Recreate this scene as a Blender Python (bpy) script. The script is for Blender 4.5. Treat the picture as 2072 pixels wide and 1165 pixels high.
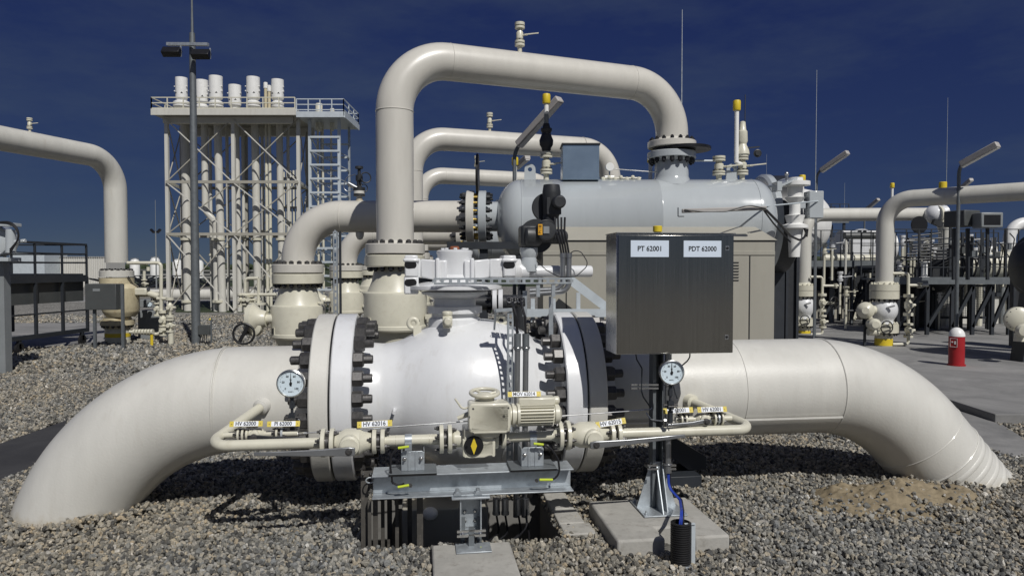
import bpy, bmesh, math, random
import numpy as np
from mathutils import Vector as V, Matrix, Quaternion
for o in list(bpy.data.objects): bpy.data.objects.remove(o)
SC = bpy.context.scene; COL = SC.collection
R = math.radians
random.seed(7)

# ---------------------------------------------------------------- camera, sky, sun, exposure
W_, H_, F_ = 2072.0, 1165.0, 1450.0
CH = 1.65
PITCH = math.atan(41.5 / F_)
cd = bpy.data.cameras.new('camera'); cam = bpy.data.objects.new('camera', cd); COL.objects.link(cam)
cd.sensor_width = 36; cd.lens = F_ / W_ * 36; cd.clip_end = 3000; cd.clip_start = .05
cam.location = (0, 0, CH); cam.rotation_euler = (math.pi/2 - PITCH, 0, 0)
SC.camera = cam
SUN = V((.44, -.87, 1.0)).normalized()
sl = bpy.data.lights.new('sun', 'SUN'); so = bpy.data.objects.new('sun', sl); COL.objects.link(so)
sl.energy = 4.8; sl.angle = R(.5); sl.color = (1, .972, .93)
so.rotation_euler = (-SUN).to_track_quat('-Z', 'Y').to_euler(); so.location = (6, -8, 14)
wd = bpy.data.worlds.new('World'); SC.world = wd; wd.use_nodes = True
nt = wd.node_tree; nt.nodes.clear()
wo = nt.nodes.new('ShaderNodeOutputWorld'); bg = nt.nodes.new('ShaderNodeBackground')
sk = nt.nodes.new('ShaderNodeTexSky'); sk.sky_type = 'NISHITA'; sk.sun_disc = False
sk.sun_elevation = math.asin(SUN.z); sk.sun_rotation = math.atan2(SUN.x, SUN.y)
sk.altitude = 2500; sk.air_density = .75; sk.dust_density = .25; sk.ozone_density = 3.5
# thin high cloud wisps and the deep polarised blue of the photograph
tc = nt.nodes.new('ShaderNodeTexCoord'); mp = nt.nodes.new('ShaderNodeMapping'); mp.inputs['Scale'].default_value = (1.6, 1.6, 5.5)
mp.inputs['Rotation'].default_value = (.25, .2, 0)
nz = nt.nodes.new('ShaderNodeTexNoise'); nz.inputs['Scale'].default_value = 1.7; nz.inputs['Detail'].default_value = 7; nz.inputs['Roughness'].default_value = .62
cr = nt.nodes.new('ShaderNodeMapRange'); cr.inputs['From Min'].default_value = .43; cr.inputs['From Max'].default_value = .80; cr.inputs['To Max'].default_value = .42
lk = nt.links.new
def wm(op, a, b=None):
    m = nt.nodes.new('ShaderNodeMath'); m.operation = op; lk(a, m.inputs[0])
    if b is not None:
        if isinstance(b, float): m.inputs[1].default_value = b
        else: lk(b, m.inputs[1])
    return m.outputs[0]
se = nt.nodes.new('ShaderNodeSeparateColor'); co = nt.nodes.new('ShaderNodeCombineColor'); lk(sk.outputs[0], se.inputs[0])
for i, (pw, kk) in enumerate(((.72, .335), (.70, .41), (.30, 1.47))): lk(wm('MULTIPLY', wm('POWER', se.outputs[i], pw), kk), co.inputs[i])
# the sky is brighter round the sun, behind the photographer
dt = nt.nodes.new('ShaderNodeVectorMath'); dt.operation = 'DOT_PRODUCT'; lk(tc.outputs['Generated'], dt.inputs[0]); dt.inputs[1].default_value = SUN
gl_ = nt.nodes.new('ShaderNodeMapRange'); gl_.inputs['From Min'].default_value = .2; gl_.inputs['From Max'].default_value = 1; gl_.inputs['To Max'].default_value = 2.3; lk(dt.outputs['Value'], gl_.inputs['Value'])
gc_ = nt.nodes.new('ShaderNodeVectorMath'); gc_.operation = 'SCALE'; gc_.inputs[0].default_value = (.92, 1.0, 1.05); lk(gl_.outputs[0], gc_.inputs['Scale'])
sc_ = nt.nodes.new('ShaderNodeVectorMath'); sc_.operation = 'ADD'; lk(co.outputs[0], sc_.inputs[0]); lk(gc_.outputs[0], sc_.inputs[1])
mc = nt.nodes.new('ShaderNodeMix'); mc.data_type = 'RGBA'; mc.inputs[7].default_value = (1.7, 2.35, 2.9, 1)
lk(tc.outputs['Generated'], mp.inputs[0]); lk(mp.outputs[0], nz.inputs['Vector']); lk(nz.outputs['Fac'], cr.inputs['Value'])
lk(sc_.outputs[0], mc.inputs[6]); lk(cr.outputs[0], mc.inputs[0])
lk(mc.outputs[2], bg.inputs[0]); bg.inputs[1].default_value = .06
lk(bg.outputs[0], wo.inputs[0])
SC.view_settings.view_transform = 'Standard'; SC.view_settings.look = 'None'; SC.view_settings.gamma = 1
SC.view_settings.exposure = -0.45; SC.view_settings.use_curve_mapping = False

# ---------------------------------------------------------------- photo measurements -> metres
RC = Matrix.Rotation(-PITCH, 3, 'X')
def ray(px, py): return RC @ V(((px - W_/2) / F_, 1.0, (H_/2 - py) / F_))
def P(px, py, Y):      # py 0 is never a real row: it only asks for x, so take the horizon's row
    if py == 0: py = 541.0
    d = ray(px, py); t = Y / d.y
    return V((d.x*t, Y, CH + d.z*t))
def G(px, py, z=0.0):
    d = ray(px, py); t = (z - CH) / d.z
    return V((d.x*t, d.y*t, z))
PSI = R(7.5); UX = V((math.cos(PSI), math.sin(PSI), 0)); UN = V((math.sin(PSI), -math.cos(PSI), 0)); UZ = V((0, 0, 1))
ML = V((0, 5.16, .75))                      # a point on the main line's axis
def L(s, o, z): return V((ML.x, ML.y, 0)) + UX*s + UN*o + UZ*z      # s along the line, o towards the camera, z height
def S(px, o):
    q = (px - W_/2) / F_; c, sn = math.cos(PSI), math.sin(PSI)
    return (q*(ML.y - o*c) - o*sn) / (c - q*sn)
def LP(px, py, o):
    s = S(px, o); Y = L(s, o, 0).y
    return V((L(s, o, 0).x, Y, P(px, py, Y).z))

# ---------------------------------------------------------------- materials
MAT = {}
def nmat(name):
    m = bpy.data.materials.new(name); m.use_nodes = True; n = m.node_tree; n.nodes.clear()
    o = n.nodes.new('ShaderNodeOutputMaterial'); b = n.nodes.new('ShaderNodeBsdfPrincipled'); n.links.new(b.outputs[0], o.inputs[0])
    MAT[name] = m; return m, n, b
def setc(s, c): s.default_value = (c[0], c[1], c[2], 1)
def paint(name, col, rough=.4, var=.06, bump=.15, bscale=90, metal=0, dirt=None, dirtamt=.35, dscale=2.5, coat=0, streak=False, bdist=.002, splash=None):
    m, n, b = nmat(name); k = n.links.new
    tc = n.nodes.new('ShaderNodeTexCoord'); mp = n.nodes.new('ShaderNodeMapping'); k(tc.outputs['Object'], mp.inputs[0])
    if streak: mp.inputs['Scale'].default_value = (1, 1, .18)
    n1 = n.nodes.new('ShaderNodeTexNoise'); n1.inputs['Scale'].default_value = dscale*2; n1.inputs['Detail'].default_value = 6; n1.inputs['Roughness'].default_value = .65
    k(mp.outputs[0], n1.inputs['Vector'])
    r1 = n.nodes.new('ShaderNodeMapRange'); r1.inputs['From Min'].default_value = .3; r1.inputs['From Max'].default_value = .7
    r1.inputs['To Min'].default_value = 1-var; r1.inputs['To Max'].default_value = 1+var; k(n1.outputs['Fac'], r1.inputs['Value'])
    v = n.nodes.new('ShaderNodeVectorMath'); v.operation = 'SCALE'; v.inputs[0].default_value = col[:3]; k(r1.outputs[0], v.inputs['Scale'])
    last = v.outputs[0]
    if dirt:
        n2 = n.nodes.new('ShaderNodeTexNoise'); n2.inputs['Scale'].default_value = dscale*5; n2.inputs['Detail'].default_value = 8; n2.inputs['Roughness'].default_value = .7
        k(mp.outputs[0], n2.inputs['Vector'])
        r2 = n.nodes.new('ShaderNodeMapRange'); r2.inputs['From Min'].default_value = .54; r2.inputs['From Max'].default_value = .78; r2.inputs['To Max'].default_value = dirtamt
        k(n2.outputs['Fac'], r2.inputs['Value'])
        mx = n.nodes.new('ShaderNodeMix'); mx.data_type = 'RGBA'; k(r2.outputs[0], mx.inputs[0]); k(last, mx.inputs[6]); setc(mx.inputs[7], dirt); last = mx.outputs[2]
    if splash:      # soil splashed on the paint just above the gravel
        sx = n.nodes.new('ShaderNodeSeparateXYZ'); k(tc.outputs['Object'], sx.inputs[0])
        n5 = n.nodes.new('ShaderNodeTexNoise'); n5.inputs['Scale'].default_value = 22; n5.inputs['Detail'].default_value = 6; k(tc.outputs['Object'], n5.inputs['Vector'])
        ad = n.nodes.new('ShaderNodeMath'); ad.operation = 'MULTIPLY_ADD'; k(n5.outputs['Fac'], ad.inputs[0]); ad.inputs[1].default_value = -.16; k(sx.outputs['Z'], ad.inputs[2])
        r5 = n.nodes.new('ShaderNodeMapRange'); r5.inputs['From Min'].default_value = -.03; r5.inputs['From Max'].default_value = -.065; r5.inputs['To Max'].default_value = .75; k(ad.outputs[0], r5.inputs['Value'])
        # higher specks
        r6 = n.nodes.new('ShaderNodeMapRange'); r6.inputs['From Min'].default_value = .02; r6.inputs['From Max'].default_value = -.05; r6.inputs['To Max'].default_value = .35; k(ad.outputs[0], r6.inputs['Value'])
        mxx = n.nodes.new('ShaderNodeMath'); mxx.operation = 'MAXIMUM'; k(r5.outputs[0], mxx.inputs[0]); k(r6.outputs[0], mxx.inputs[1])
        m5 = n.nodes.new('ShaderNodeMix'); m5.data_type = 'RGBA'; k(mxx.outputs[0], m5.inputs[0]); k(last, m5.inputs[6]); setc(m5.inputs[7], splash); last = m5.outputs[2]
    k(last, b.inputs['Base Color'])
    r3 = n.nodes.new('ShaderNodeMapRange'); r3.inputs['To Min'].default_value = max(.02, rough-.1); r3.inputs['To Max'].default_value = rough+.12
    k(n1.outputs['Fac'], r3.inputs['Value']); k(r3.outputs[0], b.inputs['Roughness'])
    b.inputs['Metallic'].default_value = metal; b.inputs['Coat Weight'].default_value = coat; b.inputs['Coat Roughness'].default_value = .12
    if bump:
        n3 = n.nodes.new('ShaderNodeTexNoise'); n3.inputs['Scale'].default_value = bscale; n3.inputs['Detail'].default_value = 3; k(tc.outputs['Object'], n3.inputs['Vector'])
        bp = n.nodes.new('ShaderNodeBump'); bp.inputs['Strength'].default_value = bump; bp.inputs['Distance'].default_value = bdist
        k(n3.outputs['Fac'], bp.inputs['Height']); k(bp.outputs[0], b.inputs['Normal'])
    return m
paint('pipe', (.59, .58, .535), .40, var=.06, bump=.45, bscale=70, splash=(.36, .29, .17), dirt=(.38, .34, .27), dirtamt=.22, coat=.22, streak=True)
paint('pipe_far', (.56, .55, .50), .42, .06, .1, 40, dirt=(.34, .28, .2), dirtamt=.35, streak=True)
paint('loop', (.575, .555, .50), .34, .05, .12, 40, dirt=(.42, .40, .34), dirtamt=.25, coat=.4, streak=True)
paint('valve_white', (.68, .69, .70), .30, .05, .2, 50, dirt=(.36, .32, .26), dirtamt=.3, coat=.2, streak=True)
paint('cream', (.60, .58, .475), .36, .06, .15, 70, dirt=(.34, .29, .19), dirtamt=.35, coat=.2)
paint('cream_old', (.52, .46, .31), .45, .12, .2, 60, dirt=(.28, .16, .07), dirtamt=.7)
paint('tan', (.34, .325, .275), .5, .04, .08, 30, dirt=(.25, .23, .18), dirtamt=.25, streak=True)
paint('vessel_grey', (.42, .45, .465), .17, .02, .06, 30, dirt=(.30, .32, .33), dirtamt=.2, coat=.5, streak=True)
paint('grey_paint', (.22, .235, .24), .4, .06, .1, 50, dirt=(.15, .15, .14), dirtamt=.3)
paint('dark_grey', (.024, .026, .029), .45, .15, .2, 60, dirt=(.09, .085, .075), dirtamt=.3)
paint('box_grey', (.065, .07, .07), .5, .08, .1, 60, dirt=(.1, .1, .09), dirtamt=.3)
paint('galv', (.42, .455, .48), .42, .16, .12, 80, metal=.55, dirt=(.26, .28, .3), dirtamt=.6, dscale=9)
paint('galv_dull', (.15, .165, .175), .55, .14, .15, 80, metal=.4, dirt=(.12, .115, .1), dirtamt=.5, dscale=6)
paint('galv_pale', (.52, .57, .60), .5, .08, .05, 80, metal=.2, dirt=(.35, .37, .38), dirtamt=.4)
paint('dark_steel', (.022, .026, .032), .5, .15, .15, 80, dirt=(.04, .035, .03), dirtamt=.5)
paint('bar_steel', (.075, .07, .062), .6, .2, .2, 60, metal=.15, dirt=(.26, .23, .19), dirtamt=.5, dscale=5)
paint('bolt', (.085, .083, .082), .42, .3, .25, 150, metal=.55, dirt=(.2, .15, .11), dirtamt=.5, dscale=25)
paint('bolt_black', (.02, .021, .024), .4, .2, .1, 150, metal=.3)
paint('stainless', (.55, .55, .54), .25, .08, .03, 90, metal=.95)
paint('conduit', (.33, .34, .35), .32, .1, .1, 90, metal=.8)
paint('rubber', (.012, .012, .013), .45, .1, .1, 90)
paint('cable', (.014, .014, .016), .38, .1, 0)
paint('black', (.010, .010, .011), .35, .1, 0)
paint('yellow', (.66, .50, .03), .45, .08, .1, 60, dirt=(.35, .24, .04), dirtamt=.4)
paint('tag_yellow', (.62, .50, .08), .4, .05, 0)
paint('tag_white', (.78, .81, .85), .35, .03, 0)
paint('label_white', (.62, .70, .80), .35, .02, 0)
paint('red', (.33, .012, .016), .4, .1, .1, 50, dirt=(.3, .05, .04), dirtamt=.3)
paint('white', (.76, .76, .74), .4, .04, .05, 50, dirt=(.5, .47, .4), dirtamt=.3)
paint('blue_cable', (.02, .05, .34), .4, .05, 0)
paint('green_yellow', (.50, .60, .04), .4, .05, 0)
paint('brass', (.50, .36, .10), .35, .1, .1, 80, metal=.8)
paint('orange', (.75, .38, .02), .45, .05, 0)
paint('rust', (.22, .07, .03), .8, .3, .4, 40, dirt=(.35, .12, .04), dirtamt=.5)
paint('wood', (.42, .34, .22), .7, .15, .4, 30, streak=True)
paint('concrete', (.36, .35, .32), .85, .16, .6, 45, dirt=(.17, .155, .13), dirtamt=.75, dscale=3, bdist=.003)
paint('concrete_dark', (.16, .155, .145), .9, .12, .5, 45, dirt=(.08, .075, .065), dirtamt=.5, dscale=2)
paint('building', (.55, .54, .50), .7, .05, .1, 20, streak=True)
paint('grey_building', (.22, .22, .21), .7, .08, .1, 20)
paint('lamp_grey', (.40, .38, .36), .5, .06, 0)
paint('mirror_box', (.36, .46, .56), .22, .05, .02, 30, metal=.75)
paint('foliage', (.035, .05, .022), .9, .4, .6, 3)
# brushed stainless door of the cabinet
m, n, b = nmat('brushed'); k = n.links.new
tc = n.nodes.new('ShaderNodeTexCoord'); mp = n.nodes.new('ShaderNodeMapping'); mp.inputs['Scale'].default_value = (260, 260, 1.6); k(tc.outputs['Object'], mp.inputs[0])
nn = n.nodes.new('ShaderNodeTexNoise'); nn.inputs['Scale'].default_value = 1; nn.inputs['Detail'].default_value = 4; k(mp.outputs[0], nn.inputs['Vector'])
rr = n.nodes.new('ShaderNodeMapRange'); rr.inputs['To Min'].default_value = .12; rr.inputs['To Max'].default_value = .26; k(nn.outputs['Fac'], rr.inputs['Value']); k(rr.outputs[0], b.inputs['Roughness'])
cx_ = n.nodes.new('ShaderNodeMapRange'); cx_.inputs['From Min'].default_value = .3; cx_.inputs['From Max'].default_value = .7; cx_.inputs['To Min'].default_value = .86; cx_.inputs['To Max'].default_value = 1.18; k(nn.outputs['Fac'], cx_.inputs['Value'])
cv_ = n.nodes.new('ShaderNodeVectorMath'); cv_.operation = 'SCALE'; cv_.inputs[0].default_value = (.30, .29, .265); k(cx_.outputs[0], cv_.inputs['Scale']); k(cv_.outputs[0], b.inputs['Base Color']); b.inputs['Metallic'].default_value = 1; b.inputs['Anisotropic'].default_value = .6
bp = n.nodes.new('ShaderNodeBump'); bp.inputs['Strength'].default_value = .12; bp.inputs['Distance'].default_value = .001; k(nn.outputs['Fac'], bp.inputs['Height']); k(bp.outputs[0], b.inputs['Normal'])
# gauge dial
paint('dial', (.62, .72, .78), .3, .01, 0)
# stones: each instance draws its own colour
def stone_mat():
    m, n, b = nmat('stone'); k = n.links.new
    oi = n.nodes.new('ShaderNodeAttribute'); oi.attribute_type = 'INSTANCER'; oi.attribute_name = 'tint'
    ra = n.nodes.new('ShaderNodeValToRGB'); k(oi.outputs['Fac'], ra.inputs[0]); e = ra.color_ramp.elements
    e[0].position = 0; e[0].color = (.06, .062, .065, 1); e[1].position = 1; e[1].color = (.66, .65, .61, 1)
    for p, c in ((.15, (.12, .122, .118)), (.3, (.19, .188, .172)), (.45, (.24, .25, .25)), (.6, (.31, .295, .25)), (.75, (.38, .375, .35)), (.88, (.42, .38, .30)), (.95, (.38, .33, .25)), (.965, (.36, .36, .35))):
        x = e.new(p); x.color = (*c, 1)
    tc = n.nodes.new('ShaderNodeTexCoord'); nn = n.nodes.new('ShaderNodeTexNoise'); nn.inputs['Scale'].default_value = 1.6; nn.inputs['Detail'].default_value = 7; nn.inputs['Roughness'].default_value = .75
    k(tc.outputs['Object'], nn.inputs['Vector'])
    r = n.nodes.new('ShaderNodeMapRange'); r.inputs['From Min'].default_value = .3; r.inputs['From Max'].default_value = .7; r.inputs['To Min'].default_value = .6; r.inputs['To Max'].default_value = 1.35; k(nn.outputs['Fac'], r.inputs['Value'])
    v = n.nodes.new('ShaderNodeVectorMath'); v.operation = 'SCALE'; k(ra.outputs[0], v.inputs[0]); k(r.outputs[0], v.inputs['Scale']); 
    wa = n.nodes.new('ShaderNodeAttribute'); wa.attribute_type = 'INSTANCER'; wa.attribute_name = 'warm'
    wm_ = n.nodes.new('ShaderNodeMix'); wm_.data_type = 'RGBA'; wm_.blend_type = 'MULTIPLY'; k(wa.outputs['Fac'], wm_.inputs[0]); k(v.outputs[0], wm_.inputs[6]); wm_.inputs[7].default_value = (1.32, 1.12, .82, 1)
    k(wm_.outputs[2], b.inputs['Base Color'])
    b.inputs['Roughness'].default_value = .8
    bp = n.nodes.new('ShaderNodeBump'); bp.inputs['Strength'].default_value = .5; bp.inputs['Distance'].default_value = .15; k(nn.outputs['Fac'], bp.inputs['Height']); k(bp.outputs[0], b.inputs['Normal'])
stone_mat()
def gravel_ground():
    m, n, b = nmat('gravel_bed'); k = n.links.new
    tc = n.nodes.new('ShaderNodeTexCoord'); vo = n.nodes.new('ShaderNodeTexVoronoi'); vo.inputs['Scale'].default_value = 26; k(tc.outputs['Object'], vo.inputs['Vector'])
    ra = n.nodes.new('ShaderNodeValToRGB'); e = ra.color_ramp.elements; e[0].color = (.07, .068, .06, 1); e[1].color = (.36, .35, .32, 1)
    x = e.new(.5); x.color = (.19, .183, .165, 1)
    sp = n.nodes.new('ShaderNodeSeparateColor'); k(vo.outputs['Color'], sp.inputs[0]); k(sp.outputs[0], ra.inputs[0])
    n2 = n.nodes.new('ShaderNodeTexNoise'); n2.inputs['Scale'].default_value = .35; n2.inputs['Detail'].default_value = 5; k(tc.outputs['Object'], n2.inputs['Vector'])
    r = n.nodes.new('ShaderNodeMapRange'); r.inputs['To Min'].default_value = .75; r.inputs['To Max'].default_value = 1.25; k(n2.outputs['Fac'], r.inputs['Value'])
    v = n.nodes.new('ShaderNodeVectorMath'); v.operation = 'SCALE'; k(ra.outputs[0], v.inputs[0]); k(r.outputs[0], v.inputs['Scale']); k(v.outputs[0], b.inputs['Base Color'])
    b.inputs['Roughness'].default_value = .95
    bp = n.nodes.new('ShaderNodeBump'); bp.inputs['Strength'].default_value = .8; bp.inputs['Distance'].default_value = .03; bp.invert = True; k(vo.outputs['Distance'], bp.inputs['Height']); k(bp.outputs[0], b.inputs['Normal'])
gravel_ground()
def slab_mat(name, c1, c2, sc=.5):
    m, n, b = nmat(name); k = n.links.new
    tc = n.nodes.new('ShaderNodeTexCoord')
    a = n.nodes.new('ShaderNodeTexNoise'); a.inputs['Scale'].default_value = sc; a.inputs['Detail'].default_value = 9; a.inputs['Roughness'].default_value = .68; a.inputs['Distortion'].default_value = .6; k(tc.outputs['Object'], a.inputs['Vector'])
    ra = n.nodes.new('ShaderNodeValToRGB'); e = ra.color_ramp.elements; e[0].position = .32; e[0].color = (*c1, 1); e[1].position = .68; e[1].color = (*c2, 1); k(a.outputs['Fac'], ra.inputs[0])
    k(ra.outputs[0], b.inputs['Base Color']); b.inputs['Roughness'].default_value = .85
    f = n.nodes.new('ShaderNodeTexNoise'); f.inputs['Scale'].default_value = 60; f.inputs['Detail'].default_value = 4; k(tc.outputs['Object'], f.inputs['Vector'])
    bp = n.nodes.new('ShaderNodeBump'); bp.inputs['Strength'].default_value = .3; bp.inputs['Distance'].default_value = .004; k(f.outputs['Fac'], bp.inputs['Height']); k(bp.outputs[0], b.inputs['Normal'])
slab_mat('paving', (.14, .14, .138), (.30, .295, .285), .9)
slab_mat('asphalt', (.025, .025, .028), (.05, .05, .052), 2)
slab_mat('sand', (.15, .12, .075), (.29, .235, .15), 14)
slab_mat('grass', (.018, .03, .010), (.04, .055, .018), 1.5)

ORD = ('first','second','third','fourth','fifth','sixth','seventh','eighth','ninth','tenth','eleventh','twelfth','thirteenth','fourteenth','fifteenth','sixteenth','seventeenth','eighteenth')
# ---------------------------------------------------------------- mesh helpers
def frame(ax):
    ax = V(ax).normalized(); t = V((0, 0, 1)) if abs(ax.z) < .9 else V((0, 1, 0))
    x = t.cross(ax).normalized(); y = ax.cross(x).normalized()
    return x, y, ax
OFF = {}
class MB:
    def __init__(s): s.v = []; s.f = []
    def add(s, vs, fs):
        n = len(s.v); s.v += [tuple(v) for v in vs]; s.f += [tuple(i+n for i in f) for f in fs]; return s
    def box(s, c, size, ux=(1,0,0), uy=(0,1,0), uz=(0,0,1)):
        ux, uy, uz, c = V(ux), V(uy), V(uz), V(c); a, b, d = size[0]/2, size[1]/2, size[2]/2
        vs = [c + ux*(a*i) + uy*(b*j) + uz*(d*k) for i in (-1,1) for j in (-1,1) for k in (-1,1)]
        fs = [(0,1,3,2), (4,6,7,5), (0,4,5,1), (2,3,7,6), (0,2,6,4), (1,5,7,3)]
        if ux.cross(uy).dot(uz) < 0: fs = [f[::-1] for f in fs]
        return s.add(vs, fs)
    def lbox(s, s0, s1, o0, o1, z0, z1):      # box in the main line's frame
        return s.box(L((s0+s1)/2, (o0+o1)/2, (z0+z1)/2), (abs(s1-s0), abs(o1-o0), abs(z1-z0)), UX, UN, UZ)
    def wbox(s, x0, x1, y0, y1, z0, z1): return s.box(((x0+x1)/2, (y0+y1)/2, (z0+z1)/2), (x1-x0, y1-y0, z1-z0))
    def bar(s, p, q, w, h=None, up=(0,0,1)):
        p, q = V(p), V(q); h = h or w; ax = (q-p); ln = ax.length
        if ln < 1e-6: return s
        ax = ax/ln; up = V(up)
        if abs(ax.dot(up)) > .98: up = V((0,1,0)) if abs(ax.y) < .9 else V((1,0,0))
        sd = ax.cross(up).normalized(); u2 = sd.cross(ax).normalized()
        return s.box((p+q)/2, (ln, w, h), ax, sd, u2)
    def rev(s, prof, org=(0,0,0), ax=(0,0,1), n=24, phase=0):
        # prof: list of (t along axis, radius)
        x, y, a = frame(ax); org = V(org); vs = []; rings = []
        for t, r in prof:
            if r < 1e-6: rings.append([len(vs)]); vs.append(org + a*t)
            else:
                rings.append(list(range(len(vs), len(vs)+n)))
                vs += [org + a*t + x*(r*math.cos(phase+2*math.pi*i/n)) + y*(r*math.sin(phase+2*math.pi*i/n)) for i in range(n)]
        fs = []
        for A, B in zip(rings, rings[1:]):
            if len(A) == 1 and len(B) == 1: continue
            for i in range(n):
                j = (i+1) % n
                if len(A) == 1: fs.append((A[0], B[j], B[i]))
                elif len(B) == 1: fs.append((A[i], A[j], B[0]))
                else: fs.append((A[i], A[j], B[j], B[i]))
        if len(rings[0]) > 1: fs.append(tuple(rings[0][::-1]))
        if len(rings[-1]) > 1: fs.append(tuple(rings[-1]))
        return s.add(vs, fs)
    def cyl(s, p, q, r, n=16, r2=None):
        p, q = V(p), V(q); l = (q-p).length
        return s.rev([(0, r), (l, r if r2 is None else r2)], p, q-p, n)
    def disc(s, c, ax, r, t, n=32):   # chamfered disc centred on c
        e = min(.12*t, .02*r+.001); return s.rev([(-t/2, r-e), (-t/2+e, r), (t/2-e, r), (t/2, r-e)], c, ax, n)
    def tube(s, pts, r, n=14, cap=True, closed=False):
        pts = [V(p) for p in pts]; m = len(pts); rs = r if isinstance(r, (list, tuple)) else [r]*m
        T = []
        for i in range(m):
            if closed: t = pts[(i+1) % m] - pts[i-1]
            else: t = pts[min(i+1, m-1)] - pts[max(i-1, 0)]
            T.append(t.normalized())
        x = frame(T[0])[0]; vs = []
        for i in range(m):
            x = (x - T[i]*x.dot(T[i])).normalized(); y = T[i].cross(x)
            vs += [pts[i] + (x*math.cos(2*math.pi*k/n) + y*math.sin(2*math.pi*k/n))*rs[i] for k in range(n)]
        fs = []
        for i in range(m if closed else m-1):
            a, b = i*n, ((i+1) % m)*n
            for k in range(n): k2 = (k+1) % n; fs.append((a+k, a+k2, b+k2, b+k))
        if cap and not closed: fs.append(tuple(range(n))[::-1]); fs.append(tuple((m-1)*n+k for k in range(n)))
        return s.add(vs, fs)
    def torus(s, c, ax, r, rr, n=32, m=10):
        x, y, a = frame(ax); c = V(c)
        return s.tube([c + x*(r*math.cos(2*math.pi*i/n)) + y*(r*math.sin(2*math.pi*i/n)) for i in range(n)], rr, m, closed=True)
    def sph(s, c, r, ax=(0,0,1), n=16, m=8, sq=1):
        return s.rev([(-r*sq*math.cos(math.pi*i/m), r*math.sin(math.pi*i/m)) for i in range(m+1)], c, ax, n)
    def prism(s, poly, org, ux, uy, th):    # outline in (ux,uy), extruded th along ux x uy
        ux, uy, org = V(ux).normalized(), V(uy).normalized(), V(org); w = ux.cross(uy)*th; n = len(poly)
        a = [org + ux*p[0] + uy*p[1] for p in poly]; vs = a + [p + w for p in a]
        fs = [tuple(range(n))[::-1], tuple(range(n, 2*n))] + [(i, (i+1) % n, (i+1) % n+n, i+n) for i in range(n)]
        return s.add(vs, fs)
    def build(s, name, mat, parent=None, bevel=0, smooth=True, ang=32, label=None):
        off = V(OFF.get(parent.name, (0,0,0))) if parent else V((0,0,0))
        me = bpy.data.meshes.new(name); me.from_pydata([tuple(V(v)-off) for v in s.v], [], s.f); me.materials.append(MAT[mat])
        if smooth:
            me.polygons.foreach_set('use_smooth', [True]*len(me.polygons))
            try: me.set_sharp_from_angle(angle=R(ang))
            except Exception: pass
        me.update(); o = bpy.data.objects.new(name, me); COL.objects.link(o)
        if parent: o.parent = parent; OFF[o.name] = tuple(off)
        if bevel:
            bv = o.modifiers.new('bevel', 'BEVEL'); bv.width = bevel; bv.segments = 2; bv.limit_method = 'ANGLE'; bv.angle_limit = R(40); bv.harden_normals = False
        if label: o['label'] = label
        return o
def tag(o, label=None, cat=None, group=None, kind=None):
    if label: o['label'] = label
    if cat: o['category'] = cat
    if group: o['group'] = group
    if kind: o['kind'] = kind
    return o
def thing(name, loc, label, cat, group=None):
    o = bpy.data.objects.new(name, None); COL.objects.link(o); o.location = loc; o.empty_display_size = .1
    OFF[o.name] = tuple(loc); return tag(o, label, cat, group)
def copy_tree(o, d=(0,0,0), label=None, parent=None, skip=()):
    c = o.copy(); COL.objects.link(c)
    if parent: c.parent = parent
    else: c.location = V(o.location) + V(d)
    OFF[c.name] = tuple(V(OFF.get(o.name, (0,0,0))) + V(d))
    if label: c['label'] = label
    for ch in list(o.children):
        if ch.name.split('.')[0] in skip: continue
        copy_tree(ch, d, None, c, skip)
    return c
def fillet(pts, rad, n=10):
    pts = [V(p) for p in pts]; out = [pts[0]]
    for i in range(1, len(pts)-1):
        r = rad[i-1] if isinstance(rad, (list, tuple)) else rad
        a, b = (pts[i-1]-pts[i]).normalized(), (pts[i+1]-pts[i]).normalized(); th = a.angle(b)
        if r <= 0 or th > 3.1: out.append(pts[i]); continue
        d = r / math.tan(th/2); c = pts[i] + (a+b).normalized()*(r/math.sin(th/2)); p0, p1 = pts[i]+a*d, pts[i]+b*d
        v0, v1 = p0-c, p1-c; q = v0.rotation_difference(v1)
        for k in range(n+1): out.append(c + Quaternion().slerp(q, k/n) @ v0)
    out.append(pts[-1]); return out
def nut_mesh(name, r, h, stud=.6, mat='bolt'):
    b = MB(); b.rev([(0, r*.92), (h*.06, r), (h*.88, r), (h, r*.86)], (0,0,0), (1,0,0), 6); b.rev([(h, r*.55), (h+h*stud, r*.55), (h+h*stud+.1*r, r*.45)], (0,0,0), (1,0,0), 12)
    me = bpy.data.meshes.new(name); me.from_pydata(b.v, [], b.f); me.materials.append(MAT[mat])
    me.polygons.foreach_set('use_smooth', [True]*len(me.polygons)); me.set_sharp_from_angle(angle=R(30)); return me
NUTS = {}
def bolts(parent, c, ax, rad, n, r, h, stud=.6, name='stud_bolt', mat='bolt', phase=.5, a0=0, a1=360):
    """n separate bolts standing on the plane through c, pointing along ax"""
    key = (round(r, 4), round(h, 4), stud, mat, name)
    if key not in NUTS: NUTS[key] = nut_mesh(name, r, h, stud, mat)
    x, y, a = frame(ax); c = V(c)
    for i in range(n):
        t = 2*math.pi*(i+phase)/n
        o = bpy.data.objects.new(name, NUTS[key]); COL.objects.link(o); o.parent = parent
        o.location = c + (x*math.cos(t) + y*math.sin(t))*rad - V(OFF[parent.name])
        q = a.to_track_quat('X', 'Z'); o.rotation_mode = 'QUATERNION'; o.rotation_quaternion = q @ Quaternion((1,0,0), random.uniform(0, 1.05))
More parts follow.
